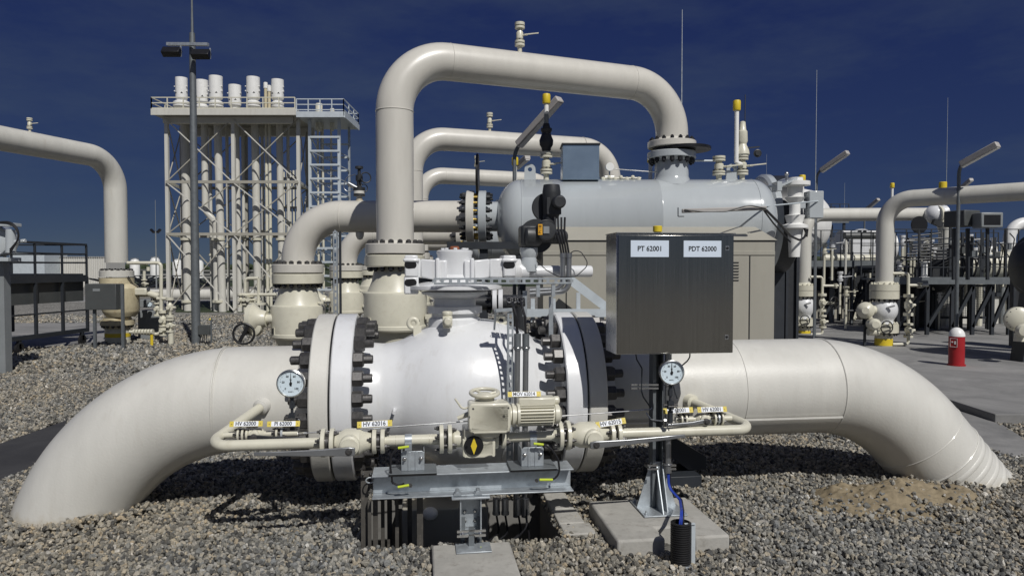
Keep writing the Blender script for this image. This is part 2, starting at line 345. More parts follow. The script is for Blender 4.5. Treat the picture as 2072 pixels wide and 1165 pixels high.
def bolts_mb(b, c, ax, rad, n, r, h, phase=.5):
    x, y, a = frame(ax); c = V(c)
    for i in range(n):
        t = 2*math.pi*(i+phase)/n; p = c + (x*math.cos(t)+y*math.sin(t))*rad
        b.rev([(0, r), (h*.9, r), (h, r*.8)], p, a, 6)
def text(s, size, org, ux, uz, mat, parent, name='lettering', sx=1.0, align='CENTER', ext=.0004, wt=.018):
    cu = bpy.data.curves.new(name, 'FONT'); cu.body = s; cu.size = size; cu.align_x = align; cu.align_y = 'CENTER'; cu.extrude = ext; cu.offset = size*wt; cu.resolution_u = 3
    t = bpy.data.objects.new('t', cu); me = bpy.data.meshes.new_from_object(t); bpy.data.objects.remove(t); bpy.data.curves.remove(cu)
    ux, uz = V(ux).normalized(), V(uz).normalized(); n = ux.cross(uz); M = Matrix((ux*sx, uz, n)).transposed().to_4x4(); M.translation = V(org) - V(OFF.get(parent.name, (0,0,0)))
    me.transform(M); me.name = name; me.materials.clear(); me.materials.append(MAT[mat])
    o = bpy.data.objects.new(name, me); COL.objects.link(o); o.parent = parent; OFF[o.name] = OFF.get(parent.name, (0,0,0)); return o
# ---------------------------------------------------------------- ground
def struct(o): o['kind'] = 'structure'; return o
PS0, PS1, PO0, PO1 = -1.02, .20, .02, .92      # pit under the valve, in the main line's frame
b = MB(); inner = [L(PS0, PO1, 0), L(PS1, PO1, 0), L(PS1, PO0, 0), L(PS0, PO0, 0)]
outer = [V((-1500, -40, 0)), V((1500, -40, 0)), V((1500, 2500, 0)), V((-1500, 2500, 0))]
b.add(inner + outer, [(4, 5, 1, 0), (5, 6, 2, 1), (6, 7, 3, 2), (7, 4, 0, 3)])
struct(b.build('ground', 'gravel_bed', smooth=False))
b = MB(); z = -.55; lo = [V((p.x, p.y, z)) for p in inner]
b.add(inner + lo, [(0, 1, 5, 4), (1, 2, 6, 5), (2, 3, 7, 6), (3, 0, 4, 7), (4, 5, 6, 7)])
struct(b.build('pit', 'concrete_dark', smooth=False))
# concrete aprons on the right, far pad, left slab, asphalt path
def slab(name, pts, z0, z1, mat, bev=.012):
    b = MB(); b.prism([(p[0], p[1]) for p in pts], (0, 0, z0), (1,0,0), (0,1,0), z1-z0); return struct(b.build(name, mat, bevel=bev, smooth=False))
slab('paving', [(5.05, 7.45), (40, 7.9), (40, 60), (3.6, 60), (3.6, 9.6), (5.1, 9.0)], -.05, .12, 'paving')
slab('path', [(4.30, 6.10), (4.62, 6.1), (5.04, 7.3), (5.04, 9.0), (3.2, 9.6), (3.2, 8.8)], -.05, .04, 'paving')
slab('road', [(-40, 40), (-3, 40), (-3, 34), (-40, 34)], -.05, .03, 'paving')
p = [G(-60, 716), G(195, 700), G(262, 690), G(205, 655), G(-60, 655)]
slab('concrete_pad', [(q.x, q.y) for q in p], -.05, .03, 'paving')
p = [G(-60, 1003), G(60, 950), G(150, 900), G(135, 853), G(-60, 922)]
slab('asphalt_path', [(q.x, q.y) for q in p], -.05, .022, 'asphalt')
slab('field', [(-1400, 62), (1400, 62), (1400, 2400), (-1400, 2400)], -.05, .02, 'grass')
p = [G(355, 632), G(1010, 632), G(1010, 606), G(355, 606)]
b = MB(); b.add([V((q.x, q.y, .006)) for q in p], [(0,1,2,3)]); o = b.build('grass', 'grass', smooth=False); o['kind'] = 'structure'
# ---- loose stones as one counted-by-nobody object
rs = np.random.RandomState(5)
def inpoly(x, y, poly):
    c = np.zeros(len(x), bool); n = len(poly)
    for i in range(n):
        x0, y0 = poly[i][0], poly[i][1]; x1, y1 = poly[(i+1) % n][0], poly[(i+1) % n][1]
        k = ((y0 > y) != (y1 > y)) & (x < (x1-x0)*(y-y0)/((y1-y0) or 1e-9)+x0); c ^= k
    return c
def heap(x, y):
    w = .22*np.sin(x*7.3+y*5.1) + .18*np.sin(x*13.7-y*9.2+1) + .12*np.sin(x*29+y*23)
    return .125*np.exp(-(((x-2.78)/.42)**2 + ((y-5.02)/.24)**2)*(1+w)) + .035*np.exp(-(((x-2.45)/.45)**2 + ((y-4.82)/.22)**2)*(1+w*1.6))
def gravel(Y0, Y1, sp, sc, name):
    ys = np.arange(Y0, Y1, sp); P_ = []
    for yy in ys:
        xm = .76*yy+.25; xs = np.arange(-xm, xm, sp); P_.append(np.stack([xs, np.full_like(xs, yy)], 1))
    A = np.concatenate(P_); A = A + rs.uniform(-.6, .6, A.shape)*sp; x, y = A[:,0], A[:,1]
    s = (x-ML.x)*UX.x + (y-ML.y)*UX.y; o = (x-ML.x)*UN.x + (y-ML.y)*UN.y
    kill = (s > PS0+.01) & (s < PS1-.01) & (o > PO0+.01) & (o < PO1-.01)
    kill |= inpoly(x, y, [(5.0,7.4),(40,7.8),(40,60),(3.6,60),(3.6,9.5),(3.2,9.6),(3.2,8.8),(4.33,6.12),(4.6,6.1),(5.0,7.3)])
    kill |= (x > 5.02) & (y > 7.45)
    for a0, a1, c0, c1 in ((S(872,1.1)-.01, S(1036,1.1)+.01, .98, 1.66), (S(1252,1.2), S(1482,1.2), .49, 1.21)): kill |= (s > a0) & (s < a1) & (o > c0) & (o < c1)
    for pl in ([G(-60,716),G(195,700),G(262,690),G(205,655),G(-60,655)], [G(-60,1003),G(60,950),G(150,900),G(135,853),G(-60,922)]):
        kill |= inpoly(x, y, pl)
    h = heap(x, y); keep = rs.uniform(size=len(x)) < np.where(h > .012, np.clip(.55-h*6, .09, .55), 1.0)
    A = A[~kill & keep]; h = h[~kill & keep]; n = len(A)
    und = .012*np.sin(A[:,0]*3.1+1)*np.sin(A[:,1]*2.3) + .008*np.sin(A[:,0]*9+A[:,1]*7)
    for fs_ in (-2.95, 3.45):
        fc = L(fs_, 0, 0); dd = np.sqrt(((A[:,0]-fc.x)/1.12)**2 + (A[:,1]-fc.y)**2); und = und + .034*np.exp(-((dd-.40)/.09)**2)*(1+.5*np.sin(A[:,0]*11)*np.sin(A[:,1]*13))
    z = rs.uniform(0, 1, n)**1.7*sc*.95 + np.maximum(und, -.004) + h*1.0
    scl = sc*rs.uniform(.62, 1.25, n)*np.where(rs.uniform(size=n) > .97, 1.5, 1)
    me = bpy.data.meshes.new(name); me.vertices.add(n); me.vertices.foreach_set('co', np.column_stack([A, z]).astype('f').ravel())
    a = me.attributes.new('scl', 'FLOAT_VECTOR', 'POINT'); a.data.foreach_set('vector', (scl[:,None]*rs.uniform(.8, 1.2, (n,3))).astype('f').ravel())
    a = me.attributes.new('rot', 'FLOAT_VECTOR', 'POINT'); a.data.foreach_set('vector', rs.uniform(0, 6.28, (n,3)).astype('f').ravel())
    a = me.attributes.new('tint', 'FLOAT', 'POINT'); a.data.foreach_set('value', rs.uniform(0, 1, n).astype('f'))
    wv = .5+.5*np.sin(A[:,0]*1.9+.6)*np.sin(A[:,1]*1.3+2.2) + rs.uniform(-.3, .3, n); wv += .5*np.exp(-((A[:,0]+1.6)**2/1.2+(A[:,1]-4.7)**2/.3))
    a = me.attributes.new('warm', 'FLOAT', 'POINT'); a.data.foreach_set('value', np.clip(wv*.36, 0, 1).astype('f'))
    a = me.attributes.new('pick', 'INT', 'POINT'); a.data.foreach_set('value', rs.randint(0, 8, n).astype('i'))
    o = bpy.data.objects.new(name, me); COL.objects.link(o); o['kind'] = 'stuff'
    md = o.modifiers.new('stones', 'NODES'); md.node_group = NG; return o
scol = bpy.data.collections.new('stone_shapes')
for i in range(8):
    bm = bmesh.new(); rr = random.Random(i)
    for k in range(15):
        v = V((rr.gauss(0,1), rr.gauss(0,1), rr.gauss(0,1))).normalized()*rr.uniform(.42, .56); bm.verts.new((v.x*1.15, v.y, v.z*.8))
    bmesh.ops.convex_hull(bm, input=bm.verts)
    for v in [v for v in bm.verts if not v.link_faces]: bm.verts.remove(v)
    bmesh.ops.bevel(bm, geom=list(bm.edges), offset=.045, segments=1, affect='EDGES')
    me = bpy.data.meshes.new('stone'); bm.to_mesh(me); bm.free(); me.materials.append(MAT['stone'])
    scol.objects.link(bpy.data.objects.new('stone', me))
NG = bpy.data.node_groups.new('scatter', 'GeometryNodeTree')
NG.interface.new_socket('Geometry', in_out='INPUT', socket_type='NodeSocketGeometry'); NG.interface.new_socket('Geometry', in_out='OUTPUT', socket_type='NodeSocketGeometry')
gi = NG.nodes.new('NodeGroupInput'); go = NG.nodes.new('NodeGroupOutput'); ip = NG.nodes.new('GeometryNodeInstanceOnPoints'); ci = NG.nodes.new('GeometryNodeCollectionInfo')
ci.inputs['Collection'].default_value = scol; ci.inputs['Separate Children'].default_value = True; ci.inputs['Reset Children'].default_value = True
ip.inputs['Pick Instance'].default_value = True
def nattr(nm, dt):
    a = NG.nodes.new('GeometryNodeInputNamedAttribute'); a.data_type = dt; a.inputs['Name'].default_value = nm
    return [x for x in a.outputs if x.enabled and x.name == 'Attribute'][0]
NG.links.new(gi.outputs[0], ip.inputs['Points']); NG.links.new(ci.outputs[0], ip.inputs['Instance'])
NG.links.new(nattr('pick', 'INT'), ip.inputs['Instance Index']); NG.links.new(nattr('scl', 'FLOAT_VECTOR'), ip.inputs['Scale']); NG.links.new(nattr('rot', 'FLOAT_VECTOR'), ip.inputs['Rotation'])
NG.links.new(ip.outputs[0], go.inputs[0])
gravel(3.35, 6.6, .0175, .0305, 'gravel')
gravel(6.6, 11, .0235, .034, 'gravel')
gravel(11, 24, .050, .062, 'gravel')
# sand heap
b = MB(); N = 170; vs = []; fs = []
from mathutils import noise
for i in range(N):
    for j in range(N):
        x = 1.35 + 2.3*i/(N-1); y = 4.2 + 1.3*j/(N-1); h = float(heap(np.array(x), np.array(y)))
        vs.append((x, y, -.03 + h*1.1 + .038*min(1, h/.02)*(1+noise.noise(V((x*9, y*9, 0)))*.5) + noise.noise(V((x*26, y*26, 3)))*.016 + noise.noise(V((x*70, y*70, 3)))*.009)); 
for i in range(N-1):
    for j in range(N-1):
        a = i*N+j; fs.append((a, a+N, a+N+1, a+1))
b.add(vs, fs); o = b.build('sand_heap', 'sand', ang=180); o['kind'] = 'structure'
# far wood line and low buildings on the horizon
b = MB(); rw = random.Random(3)
for i in range(1500):
    x = rw.uniform(-500, 620); y = rw.uniform(420, 520); h = rw.uniform(1.2, 3.0)*(1 if x < 60 else 1.6)
    b.sph((x, y, rw.uniform(.5, 3.0 if x < 60 else 8)), h, (rw.uniform(-.3,.3),rw.uniform(-.3,.3),1), 6, 4)
o = b.build('distant_woods', 'foliage', smooth=False); o['kind'] = 'stuff'
# ---------------------------------------------------------------- main line: buried pipes, big valve
PR = .3556
def bend_path(s_start, sgn, rad, deg, tail, out=0):
    pts = []
    for i in range(33):
        t = R(deg)*i/32; dr = rad*(1-math.cos(t)); pts.append(L(s_start + sgn*rad*math.sin(t), dr*math.sin(out), ML.z - dr*math.cos(out)))
    t = R(deg); e = pts[-1]; d = UX*(sgn*math.cos(t)) - UZ*(math.sin(t)*math.cos(out)) + UN*(math.sin(t)*math.sin(out))
    return pts, e + d*tail, d
seamL = S(452, 0)
t = thing('buried_pipe', L(-2.2, 0, 0), 'thick cream pipe bending down into the gravel at the left of the photo', 'pipe', 'ends of the thick main pipe')
pts, end, d = bend_path(-1.86, -1, 1.19, 80, .4)
b = MB(); b.tube([L(-1.3, 0, ML.z)] + pts + [end], PR, 72); b.build('pipe', 'pipe', t)
b = MB(); b.torus(L(seamL, 0, ML.z), UX, PR, .005, 72, 6); b.torus(L(seamL+.012, 0, ML.z), UX, PR, .004, 72, 6); b.build('weld_seam', 'pipe', t)
PIPE_L = t
t = thing('buried_pipe', L(2.6, 0, 0), 'thick cream pipe bending down into the gravel at the right, past the sand heap', 'pipe', 'ends of the thick main pipe')
sR = S(1662, 0)
pts, end, d = bend_path(2.30, 1, 1.13, 50, 1.2, .08)
b = MB(); b.tube([L(.5, 0, ML.z)] + pts + [end], PR, 72); b.build('pipe', 'pipe', t)
for c_, d_, w_ in ((L(sR, 0, ML.z), UX, .007), (L(sR-.75, 0, ML.z), UX, .004), (pts[-1], d, .004), (pts[-1]+d*.20, d, .008)):
    b = MB(); b.torus(c_, d_, PR, w_, 72, 6); b.build('weld_seam', 'pipe', t)
b = MB()
for k in range(6): b = MB(); b.torus(pts[-1]+d*(.27+.085*k), d, PR-.036, .042, 72, 16); b.build('ripple', 'pipe', t)
b = MB(); b.bar(L(.6, PR*.93, ML.z-PR*.50), L(sR-.02, PR*.93, ML.z-PR*.50), .012, .012); b.build('weld_bead', 'pipe', t)
PIPE_R = t
# big valve
vc = (-1.09+.29)/2 - .0
SL, SRr = -1.235, .43       # outer mid-planes of the two flange pairs
FR = .575
t = MAINV = thing('ball_valve', L(-.4, 0, 0), 'huge white ball valve between two rings of black bolts, amid the thick pipe', 'valve')
prof = [(-1.10,.40),(-1.0,.375),(-.93,.365),(-.88,.368),(-.80,.385),(-.72,.425),(-.62,.475),(-.52,.512),(-.42,.530),(-.30,.537),(-.18,.530),(-.08,.510),(.02,.475),(.10,.43),(.16,.395),(.22,.375),(.31,.40)]
# smooth the profile
def smooth(pr, k=6):
    o = []
    for i in range(len(pr)-1):
        p0 = pr[max(i-1,0)]; p1 = pr[i]; p2 = pr[i+1]; p3 = pr[min(i+2, len(pr)-1)]
        for j in range(k):
            u = j/k; o.append(tuple(.5*((2*p1[a])+(-p0[a]+p2[a])*u+(2*p0[a]-5*p1[a]+4*p2[a]-p3[a])*u*u+(-p0[a]+3*p1[a]-3*p2[a]+p3[a])*u**3) for a in (0,1)))
    return o + [pr[-1]]
b = MB(); b.rev(smooth(prof), L(0,0,ML.z), UX, 96); b.build('valve_body', 'valve_white', t, ang=60)
b = MB(); b.torus(L(-.115,0,ML.z), UX, .517, .005, 96, 6); b.torus(L(-.10,0,ML.z), UX, .513, .004, 96, 6); b.build('body_seam', 'valve_white', t)
fl = []
for s0, s1, nm, mt, par in ((-1.355,-1.235,'pipe_flange','pipe',PIPE_L), (-1.222,-1.09,'flange','valve_white',t), (.29,.425,'flange','valve_white',t), (.438,.56,'pipe_flange','pipe',PIPE_R)):
    b = MB(); e=.008; b.rev([(s0, FR-e),(s0+e,FR),(s1-e,FR),(s1,FR-e)], L(0,0,ML.z), UX, 96); b.build(nm, mt, par)
for s_ in (-1.236, .424): b = MB(); b.cyl(L(s_,0,ML.z), L(s_+.015,0,ML.z), FR-.02, 64); b.build('gasket', 'black', t)
b = MB(); b.rev([(-1.46,PR),(-1.40,PR+.05),(-1.355,PR+.08)], L(0,0,ML.z), UX, 64); b.build('weld_neck', 'pipe', PIPE_L)
b = MB(); b.rev([(.56,PR+.08),(.61,PR+.05),(.67,PR)], L(0,0,ML.z), UX, 64); b.build('weld_neck', 'pipe', PIPE_R)
for sx, ax, par in ((-1.355,-UX,PIPE_L), (-1.09,UX,t), (.29,-UX,t), (.56,UX,PIPE_R)):
    bolts(par, L(sx,0,ML.z), ax, .50, 24, .052, .07, .75)
# neck, gear operator
cx = S(920, 0); c0 = L(cx, 0, 0)
def C(z): return V((c0.x, c0.y, z))
b = MB(); b.rev([(1.16,.20),(1.285,.185),(1.30,.165),(1.325,.165),(1.33,.195),(1.375,.195),(1.38,.15),(1.50,.15)], c0, UZ, 48); b.build('stem_neck', 'valve_white', t)
b = MB(); b.rev([(1.458,.22),(1.462,.235),(1.478,.235),(1.482,.22)], c0, UZ, 48); b.rev([(1.495,.33),(1.50,.335),(1.52,.335),(1.53,.29),(1.55,.21)], c0, UZ, 48); b.rev([(1.43,.155),(1.46,.21)], c0, UZ, 48); b.build('mounting_plate', 'valve_white', t)
b = MB(); b.rev([(1.535,.20),(1.56,.15),(1.60,.122),(1.735,.122),(1.75,.128),(1.765,.128),(1.772,.115),(1.776,.06),(1.776,0)], c0, UZ, 48)
b.build('gear_hub', 'valve_white', t)
ge = thing  # (alias kept short)
o_ = LP(870,520,0)
# wings: scotch-yoke arms made of shaped casting with end blocks
b = MB()
def wing(sg, far, zt0=1.70, zt1=1.715):
    def q(s, o, z): return c0 + UX*(sg*s) + UN*o + UZ*z
    A = [(.06,.135,1.555,1.70),(.13,.13,1.56,1.70),(.24,.10,1.58,1.71),(far-.09,.10,1.575,1.715)]
    for (s0,w0,a0,b0),(s1,w1,a1,b1) in zip(A, A[1:]):
        vs = [q(s0,w0,a0),q(s0,w0,b0),q(s0,-w0,b0),q(s0,-w0,a0),q(s1,w1,a1),q(s1,w1,b1),q(s1,-w1,b1),q(s1,-w1,a1)]
        fs = [(0,1,5,4),(1,2,6,5),(2,3,7,6),(3,0,4,7),(0,3,2,1),(4,5,6,7)]
        b.add(vs, fs)
    # end block, thicker
    b.box(q(far-.05,0,1.66), (.09,.25,.15), UX, UN, UZ); b.box(q(far-.05,0,1.70), (.11,.27,.025), UX, UN, UZ)
wing(-1,.355); wing(1,.43)
b.box(c0+UX*(-.305)+UN*.0+UZ*1.525, (.10,.24,.12), UX, UN, UZ)
for s in (-.125,.115): b.box(c0+UX*s+UN*.125+UZ*1.61, (.028,.05,.21), UX, UN, UZ)
b.prism([(-.36,0),(-.12,-.02),(-.12,-.04),(-.2,-.09),(-.36,-.10)], c0+UN*-.1+UZ*1.585, UX, UZ, .0-.2)
b.build('gear_housing', 'valve_white', t, bevel=.012)
b = MB()
def slot(s, z, w, h, o=.126):
    cc = c0+UX*s+UN*o+UZ*z; n=12; pl=[]
    for k in range(n): a=2*math.pi*k/n; pl.append(((w/2-h/2)*(1 if math.cos(a)>=0 else -1)+h/2*math.cos(a), h/2*math.sin(a)))
    b = MB(); b.prism(pl, cc, UX, UZ, -.012); b.build('housing_slot', 'black', t)
slot(-.31,1.668,.085,.055); slot(-.31,1.545,.085,.052,.121); slot(.375,1.668,.085,.055)
for k in range(8):
    b = MB(); a = 2*math.pi*k/8; b.rev([(0,.014),(.012,.014)], c0+UX*(.085*math.cos(a))+UN*(.085*math.sin(a))+UZ*1.775, UZ, 6); b.build('cap_bolt', 'valve_white', t)
b = MB(); b.rev([(1.775,.035),(1.79,.035),(1.80,.028),(1.80,0)], c0+UX*.0, UZ, 20); b.build('position_indicator', 'rust', t)
# horizontal spring tube and input shaft at the right of the operator
zt = P(1100,549,5.1).z
b = MB(); b.rev([(.40,.075),(.47,.075),(.475,.06),(.53,.06),(.535,.042),(.99,.042),(1.0,.036)], c0+UZ*zt-UX*.0, UX, 32)
b.rev([(.36,.062),(.42,.09),(.47,.09)], c0+UZ*zt, UX, 32); b.build('input_tube', 'valve_white', t)
b = MB(); p = c0+UX*.535+UZ*(zt+.0); b.rev([(0,.065),(.05,.065),(.10,.052),(.13,.066),(.17,.066)], p, UZ, 32); b.build('actuator_stand', 'vessel_grey', t)
# dark motor actuator on its stand
a = thing('motor_actuator', tuple(p+UZ*.17), 'twin black electric actuator with a yellow P118 sticker, standing on the white valve gearbox', 'actuator')
pa = p+UZ*.17; Ya = pa.y
def A(px, py, dy=0): return P(px, py, Ya+dy)
b = MB(); b.box(A(1070,478), (.135,.17,.155), UX, UN, UZ); b.rev([(-.02,.06),(.03,.055)], pa, UZ, 24); b.rev([(0,.075),(.10,.075),(.13,.06)], A(1060,478,-.05), UX, 28); b.build('gear_case', 'dark_grey', a, bevel=.02)
b = MB(); q = A(1103,466,-.12); b.rev([(0,.072),(.08,.072),(.10,.062),(.105,.0)], q+V((0,.09,0)), UN, 36); b.torus(q+V((0,.09,0))+UN*.05, UN, .072, .006, 36); b.build('terminal_cover', 'dark_grey', a)
b = MB(); b.disc(A(1085,478,.02), UN, .125, .03, 36); b.rev([(0,.055),(.22,.055),(.24,.04)], A(1085,478,.0), UX*1.0+UN*-.3, 28); b.build('motor', 'dark_grey', a)
b = MB(); qq = q+UN*.0+V((0,-.018,0)); b.box(q+V((-.035,-.0185,.005)), (.030,.003,.074), UX, UN, UZ); lab = b.build('sticker', 'orange', a)
b2 = text('P118', .03, q+V((-.035,-.0205,.005)), UZ, -UX, 'black', lab)
b = MB(); b.box(q+V((.008,-.0185,.002)), (.042,.003,.05), UX, UN, UZ); b.build('rating_plate', 'grey_paint', a)
b = MB(); u0 = A(1116,388); b.rev([(0,.058),(.05,.066),(.06,.066),(.20,.062),(.24,.05)], A(1116,374)+V((0,0,0)), -UZ, 32); b.rev([(0,.048),(-.07,.048),(-.085,.038)], A(1128,410,-.04), -UN, 28)
b.box(A(1118,418), (.105,.12,.12), UX, UN, UZ); b.disc(A(1105,420,.06), UN, .105, .03, 32); b.rev([(0,.05),(.13,.05)], A(1112,435), -UZ, 20); b.build('upper_motor', 'dark_grey', a, bevel=.015)
# flexible cables of the actuator and the two bright conduits
cb = thing('conduit_pair', tuple(A(1140,560)), 'pair of bright bent metal conduits with black cables, right of the black actuator', 'conduit')
for i, (x0, x1) in enumerate(((1139,1122),(1151,1134))):
    Yc = Ya-.10
    pp = [P(x0,518,Yc), P(x0,560,Yc), P(x0-4,575,Yc)]; pth = fillet([P(x0,516,Yc), P(x0,585+i*4,Yc), P(1072,588+i*7,Yc)], .07, 8)
    b = MB(); b.tube(pth, .0195, 14); b.cyl(P(x0,521,Yc), P(x0,512,Yc), .023); b.build('conduit', 'conduit', cb)
for i in range(4):
    b = MB(); xs = 1134+i*6.5; Yc = Ya-.1
    b.tube(fillet([P(1122+i*7,440,Yc+.02), P(1124+i*6,468,Yc-.01), P(1133+i*5,495,Yc), P(1137+i*5,520,Yc)], .05, 5), .0075, 8); b.build('cable', 'cable', cb)
b = MB(); b.tube(fillet([P(1086,528,Ya-.07), P(1105,546,Ya-.12), P(1130,560,Ya-.14), P(1165,560,Ya-.13), P(1192,535,Ya-.12), P(1175,508,Ya-.1), P(1155,507,Ya-.1), P(1152,516,Ya-.1)], .05, 8), .0035, 8); b.build('cable', 'cable', cb)
# perforated cable strip in front of the operator
def perf(b, p, q, w, n, th=.004, nrm=None, duty=.62):
    """slotted strip: two rails and n cross ties"""
    p, q = V(p), V(q); ax = (q-p).normalized(); nrm = V(nrm); sd = ax.cross(nrm).normalized(); ln = (q-p).length
    for k in (-1, 1):
        b.box((p+q)/2 + sd*(k*w*.36), (ln, w*.28, th), ax, sd, nrm)
        b.box((p+q)/2 + sd*(k*w*.5) - nrm*(w*.25), (ln, th, w*.5), ax, sd, nrm)
    step = ln/n
    for i in range(n+1): b.box(p + ax*(i*step), (step*(1-duty), w*.44, th*.9), ax, sd, nrm)
tr = thing('cable_tray', tuple(LP(1010,568,.30)), 'slotted galvanised strip running level in front of the white gearbox', 'cable tray', 'slotted galvanised strips')
b = MB(); perf(b, LP(878,569,.34), LP(1157,568,.34), .040, 17, nrm=UN); b.build('slotted_strip', 'galv', tr)
b = MB(); b.lbox(S(1089,.33)-.012, S(1089,.33)+.012, .31, .335, P(0,600,4.9).z, P(0,575,4.9).z); b.lbox(S(1120,.33)-.012, S(1120,.33)+.012, .31, .335, P(0,600,4.9).z, P(0,575,4.9).z)
b.bar(LP(1062,588,.25), LP(1062,640,.25), .03); b.bar(LP(1115,600,.25), LP(1115,690,.25), .03); b.build('bracket', 'galv', tr)
# upright slotted strip with two grey conduits in front of the valve body
ur = thing('cable_riser', tuple(L(S(1045,.6),.6,0)), 'upright slotted strip with two dark conduits in front of the white valve body', 'cable riser')
b = MB(); perf(b, LP(1033,632,.60), LP(1031,1000,.60), .036, 24, nrm=UN); b.bar(LP(1003,628,.60), LP(1036,626,.60), .03, .02); b.bar(LP(1003,628,.60), LP(1000,665,.45), .012, .02); b.build('slotted_strip', 'galv', ur)
for i, x in enumerate((1047, 1064)):
    b = MB(); b.cyl(LP(x,700,.62), LP(x-3,1045,.62), .0185, 16); b.build('conduit', 'conduit', ur)
    b = MB(); b.cyl(LP(x,675,.62), LP(x,708,.62), .0225, 16); b.build('sleeve', 'galv_dull', ur)
    b = MB(); b.tube(fillet([LP(x,680,.62), LP(x-2,640,.62), LP(x-8,620,.60), LP(x-10,602,.50)], .05, 6), .009, 10); b.build('cable', 'cable', ur)
b = MB(); b.bar(LP(1036,703,.61), LP(1072,703,.61), .03, .012); b.torus(LP(1047,703,.62), UZ, .022, .003, 20, 6); b.torus(LP(1064,703,.62), UZ, .022, .003, 20, 6); b.build('clamp', 'stainless', ur)
b = MB()
for i in range(4): b.cyl(LP(1028+i*10,604,.48), LP(1029+i*10,618,.52), .013, 12)
b.build('cable_gland', 'black', ur)
b = MB()
for i in range(3): b.torus(LP(1031+i*11,606,.54), UN, .018, .002, 20, 6)
b.build('wire_ring', 'stainless', ur)
# lifting eyes, vent nub, drain stub
for px, py, tilt in ((836,656,-.35), (1014,650,.35)):
    cc = LP(px, py-2, .08); ux2 = (UX*math.cos(tilt) + UZ*-math.sin(tilt)).normalized(); uz2 = ux2.cross(UN).normalized()*-1
    b = MB(); b.torus(cc, UN, .032, .016, 28, 12); b.box(cc-UZ*.05+UX*(-tilt*.08), (.055,.03,.07), UX, UN, UZ); b.build('lifting_eye', 'cream', t)
cn = L(S(905,.26), .26, P(905,648,4.87).z)
b = MB(); b.rev([(-.05,.030),(.035,.030),(.04,.036),(.06,.036),(.066,.02),(.066,0)], cn, UZ, 20); b.box(cn, (.065,.07,.065), UX, UN, UZ); b.rev([(0,.028),(.09,.028),(.10,.022),(.10,0)], cn, UN, 18); b.build('vent_plug', 'cream', t, bevel=.004)
b = MB(); q = L(S(797,.3), 0, ML.z); sN = (UN*.98+UZ*-.1).normalized(); b.cyl(LP(797,824,.33), LP(797,824,.33)+sN*.12, .011, 12); b.build('drain_stub', 'valve_white', t)
# ---------------------------------------------------------------- bypass line in front of the valve
BO, BZ, BR = .90, .64, .031
def nametag(parent, c, w, h, s, rise=0.0, lean=.35, label=None):
    """plate with yellow screw ends; rise tilts it in the picture plane, lean tips it back"""
    ux = (UX*math.cos(rise) + UZ*math.sin(rise)).normalized(); uz = (UZ*math.cos(lean) - UN*math.sin(lean)); uz = (uz - ux*uz.dot(ux)).normalized(); n = ux.cross(uz)*1
    if n.dot(UN) < 0: n = -n
    b = MB(); b.box(c, (w, .003, h), ux, n, uz); pl = b.build('name_tag', 'tag_yellow', parent, label=label)
    b = MB(); b.box(c+n*.0022, (w*.74, .0015, h*.92), ux, n, uz); b.build('tag_insert', 'tag_white', pl)
    text(s, h*1.02, c+n*.0034-ux*.002, ux, uz, 'black', pl, sx=.86)
    for k in (-1, 1):
        b = MB(); b.rev([(0,.0035),(.003,.003)], c+n*.0018+ux*(k*w*.43), n, 8); b.build('screw', 'brass', pl)
    return pl
def fdisc(parent, s, R_, t, o=BO, z=BZ, mat='cream', name='flange'):
    b = MB(); b.disc(L(s,o,z), UX, R_, t, 36); return b.build(name, mat, parent)
def fpair(parL, parR, xa, xb, R_, n, o=BO, z=BZ, t=.024, br=.013, bh=.016):
    sa, sb = S(xa, o), S(xb, o)
    fdisc(parL, sa, R_, t, o, z); fdisc(parR, sb, R_, t, o, z)
    bolts(parL, L(sa-t/2,o,z), -UX, R_*.76, n, br, bh, .7, 'bolt', phase=.25); bolts(parR, L(sb+t/2,o,z), UX, R_*.76, n, br, bh, .7, 'bolt', phase=.25)
    b = MB()
    for k in range(n):
        a = 2*math.pi*(k+.25)/n; x, y, _ = frame(UX); c = L(sa,o,z)+(x*math.cos(a)+y*math.sin(a))*(R_*.76); b.cyl(c, c+UX*(sb-sa), br*.55, 8)
    b.cyl(L(sa,o,z), L(sb,o,z), R_*.55, 24); b.build('flange_core', 'bolt', parL)
def lever(parent, hub, tip, w0=.046, w1=.02, mat='conduit', t0=.016):
    hub, tip = V(hub), V(tip); ax = (tip-hub).normalized(); up = (UZ - ax*UZ.dot(ax)).normalized(); nn = ax.cross(up)
    b = MB(); ln = (tip-hub).length; secs = [(-.035,w0*.9,t0),(0,w0*1.15,t0*1.3),(.04,w0,t0*1.2),(ln*.35,w0*.8,t0),(ln*.8,w1*1.15,t0*.8),(ln,w1,t0*.7)]
    vs = []; fs = []
    for i, (d, w, th) in enumerate(secs):
        c = hub + ax*d - up*(.0 if i < 3 else .004)
        vs += [c+up*(w/2)+nn*(th/2), c+up*(w/2)-nn*(th/2), c-up*(w/2)-nn*(th/2), c-up*(w/2)+nn*(th/2)]
        if i:
            a = (i-1)*4; e = i*4
            for k in range(4): fs.append((a+k, a+(k+1)%4, e+(k+1)%4, e+k))
    fs += [(0,1,2,3)[::-1], tuple(len(vs)-4+k for k in range(4))]
    b.add(vs, fs); o = b.build('lever', mat, parent, bevel=.003)
    b = MB(); b.rev([(-.03,.02),(.012,.02),(.014,.012),(.02,.012)], hub, UN, 20); b.build('hub_nut', 'bolt', parent); return o
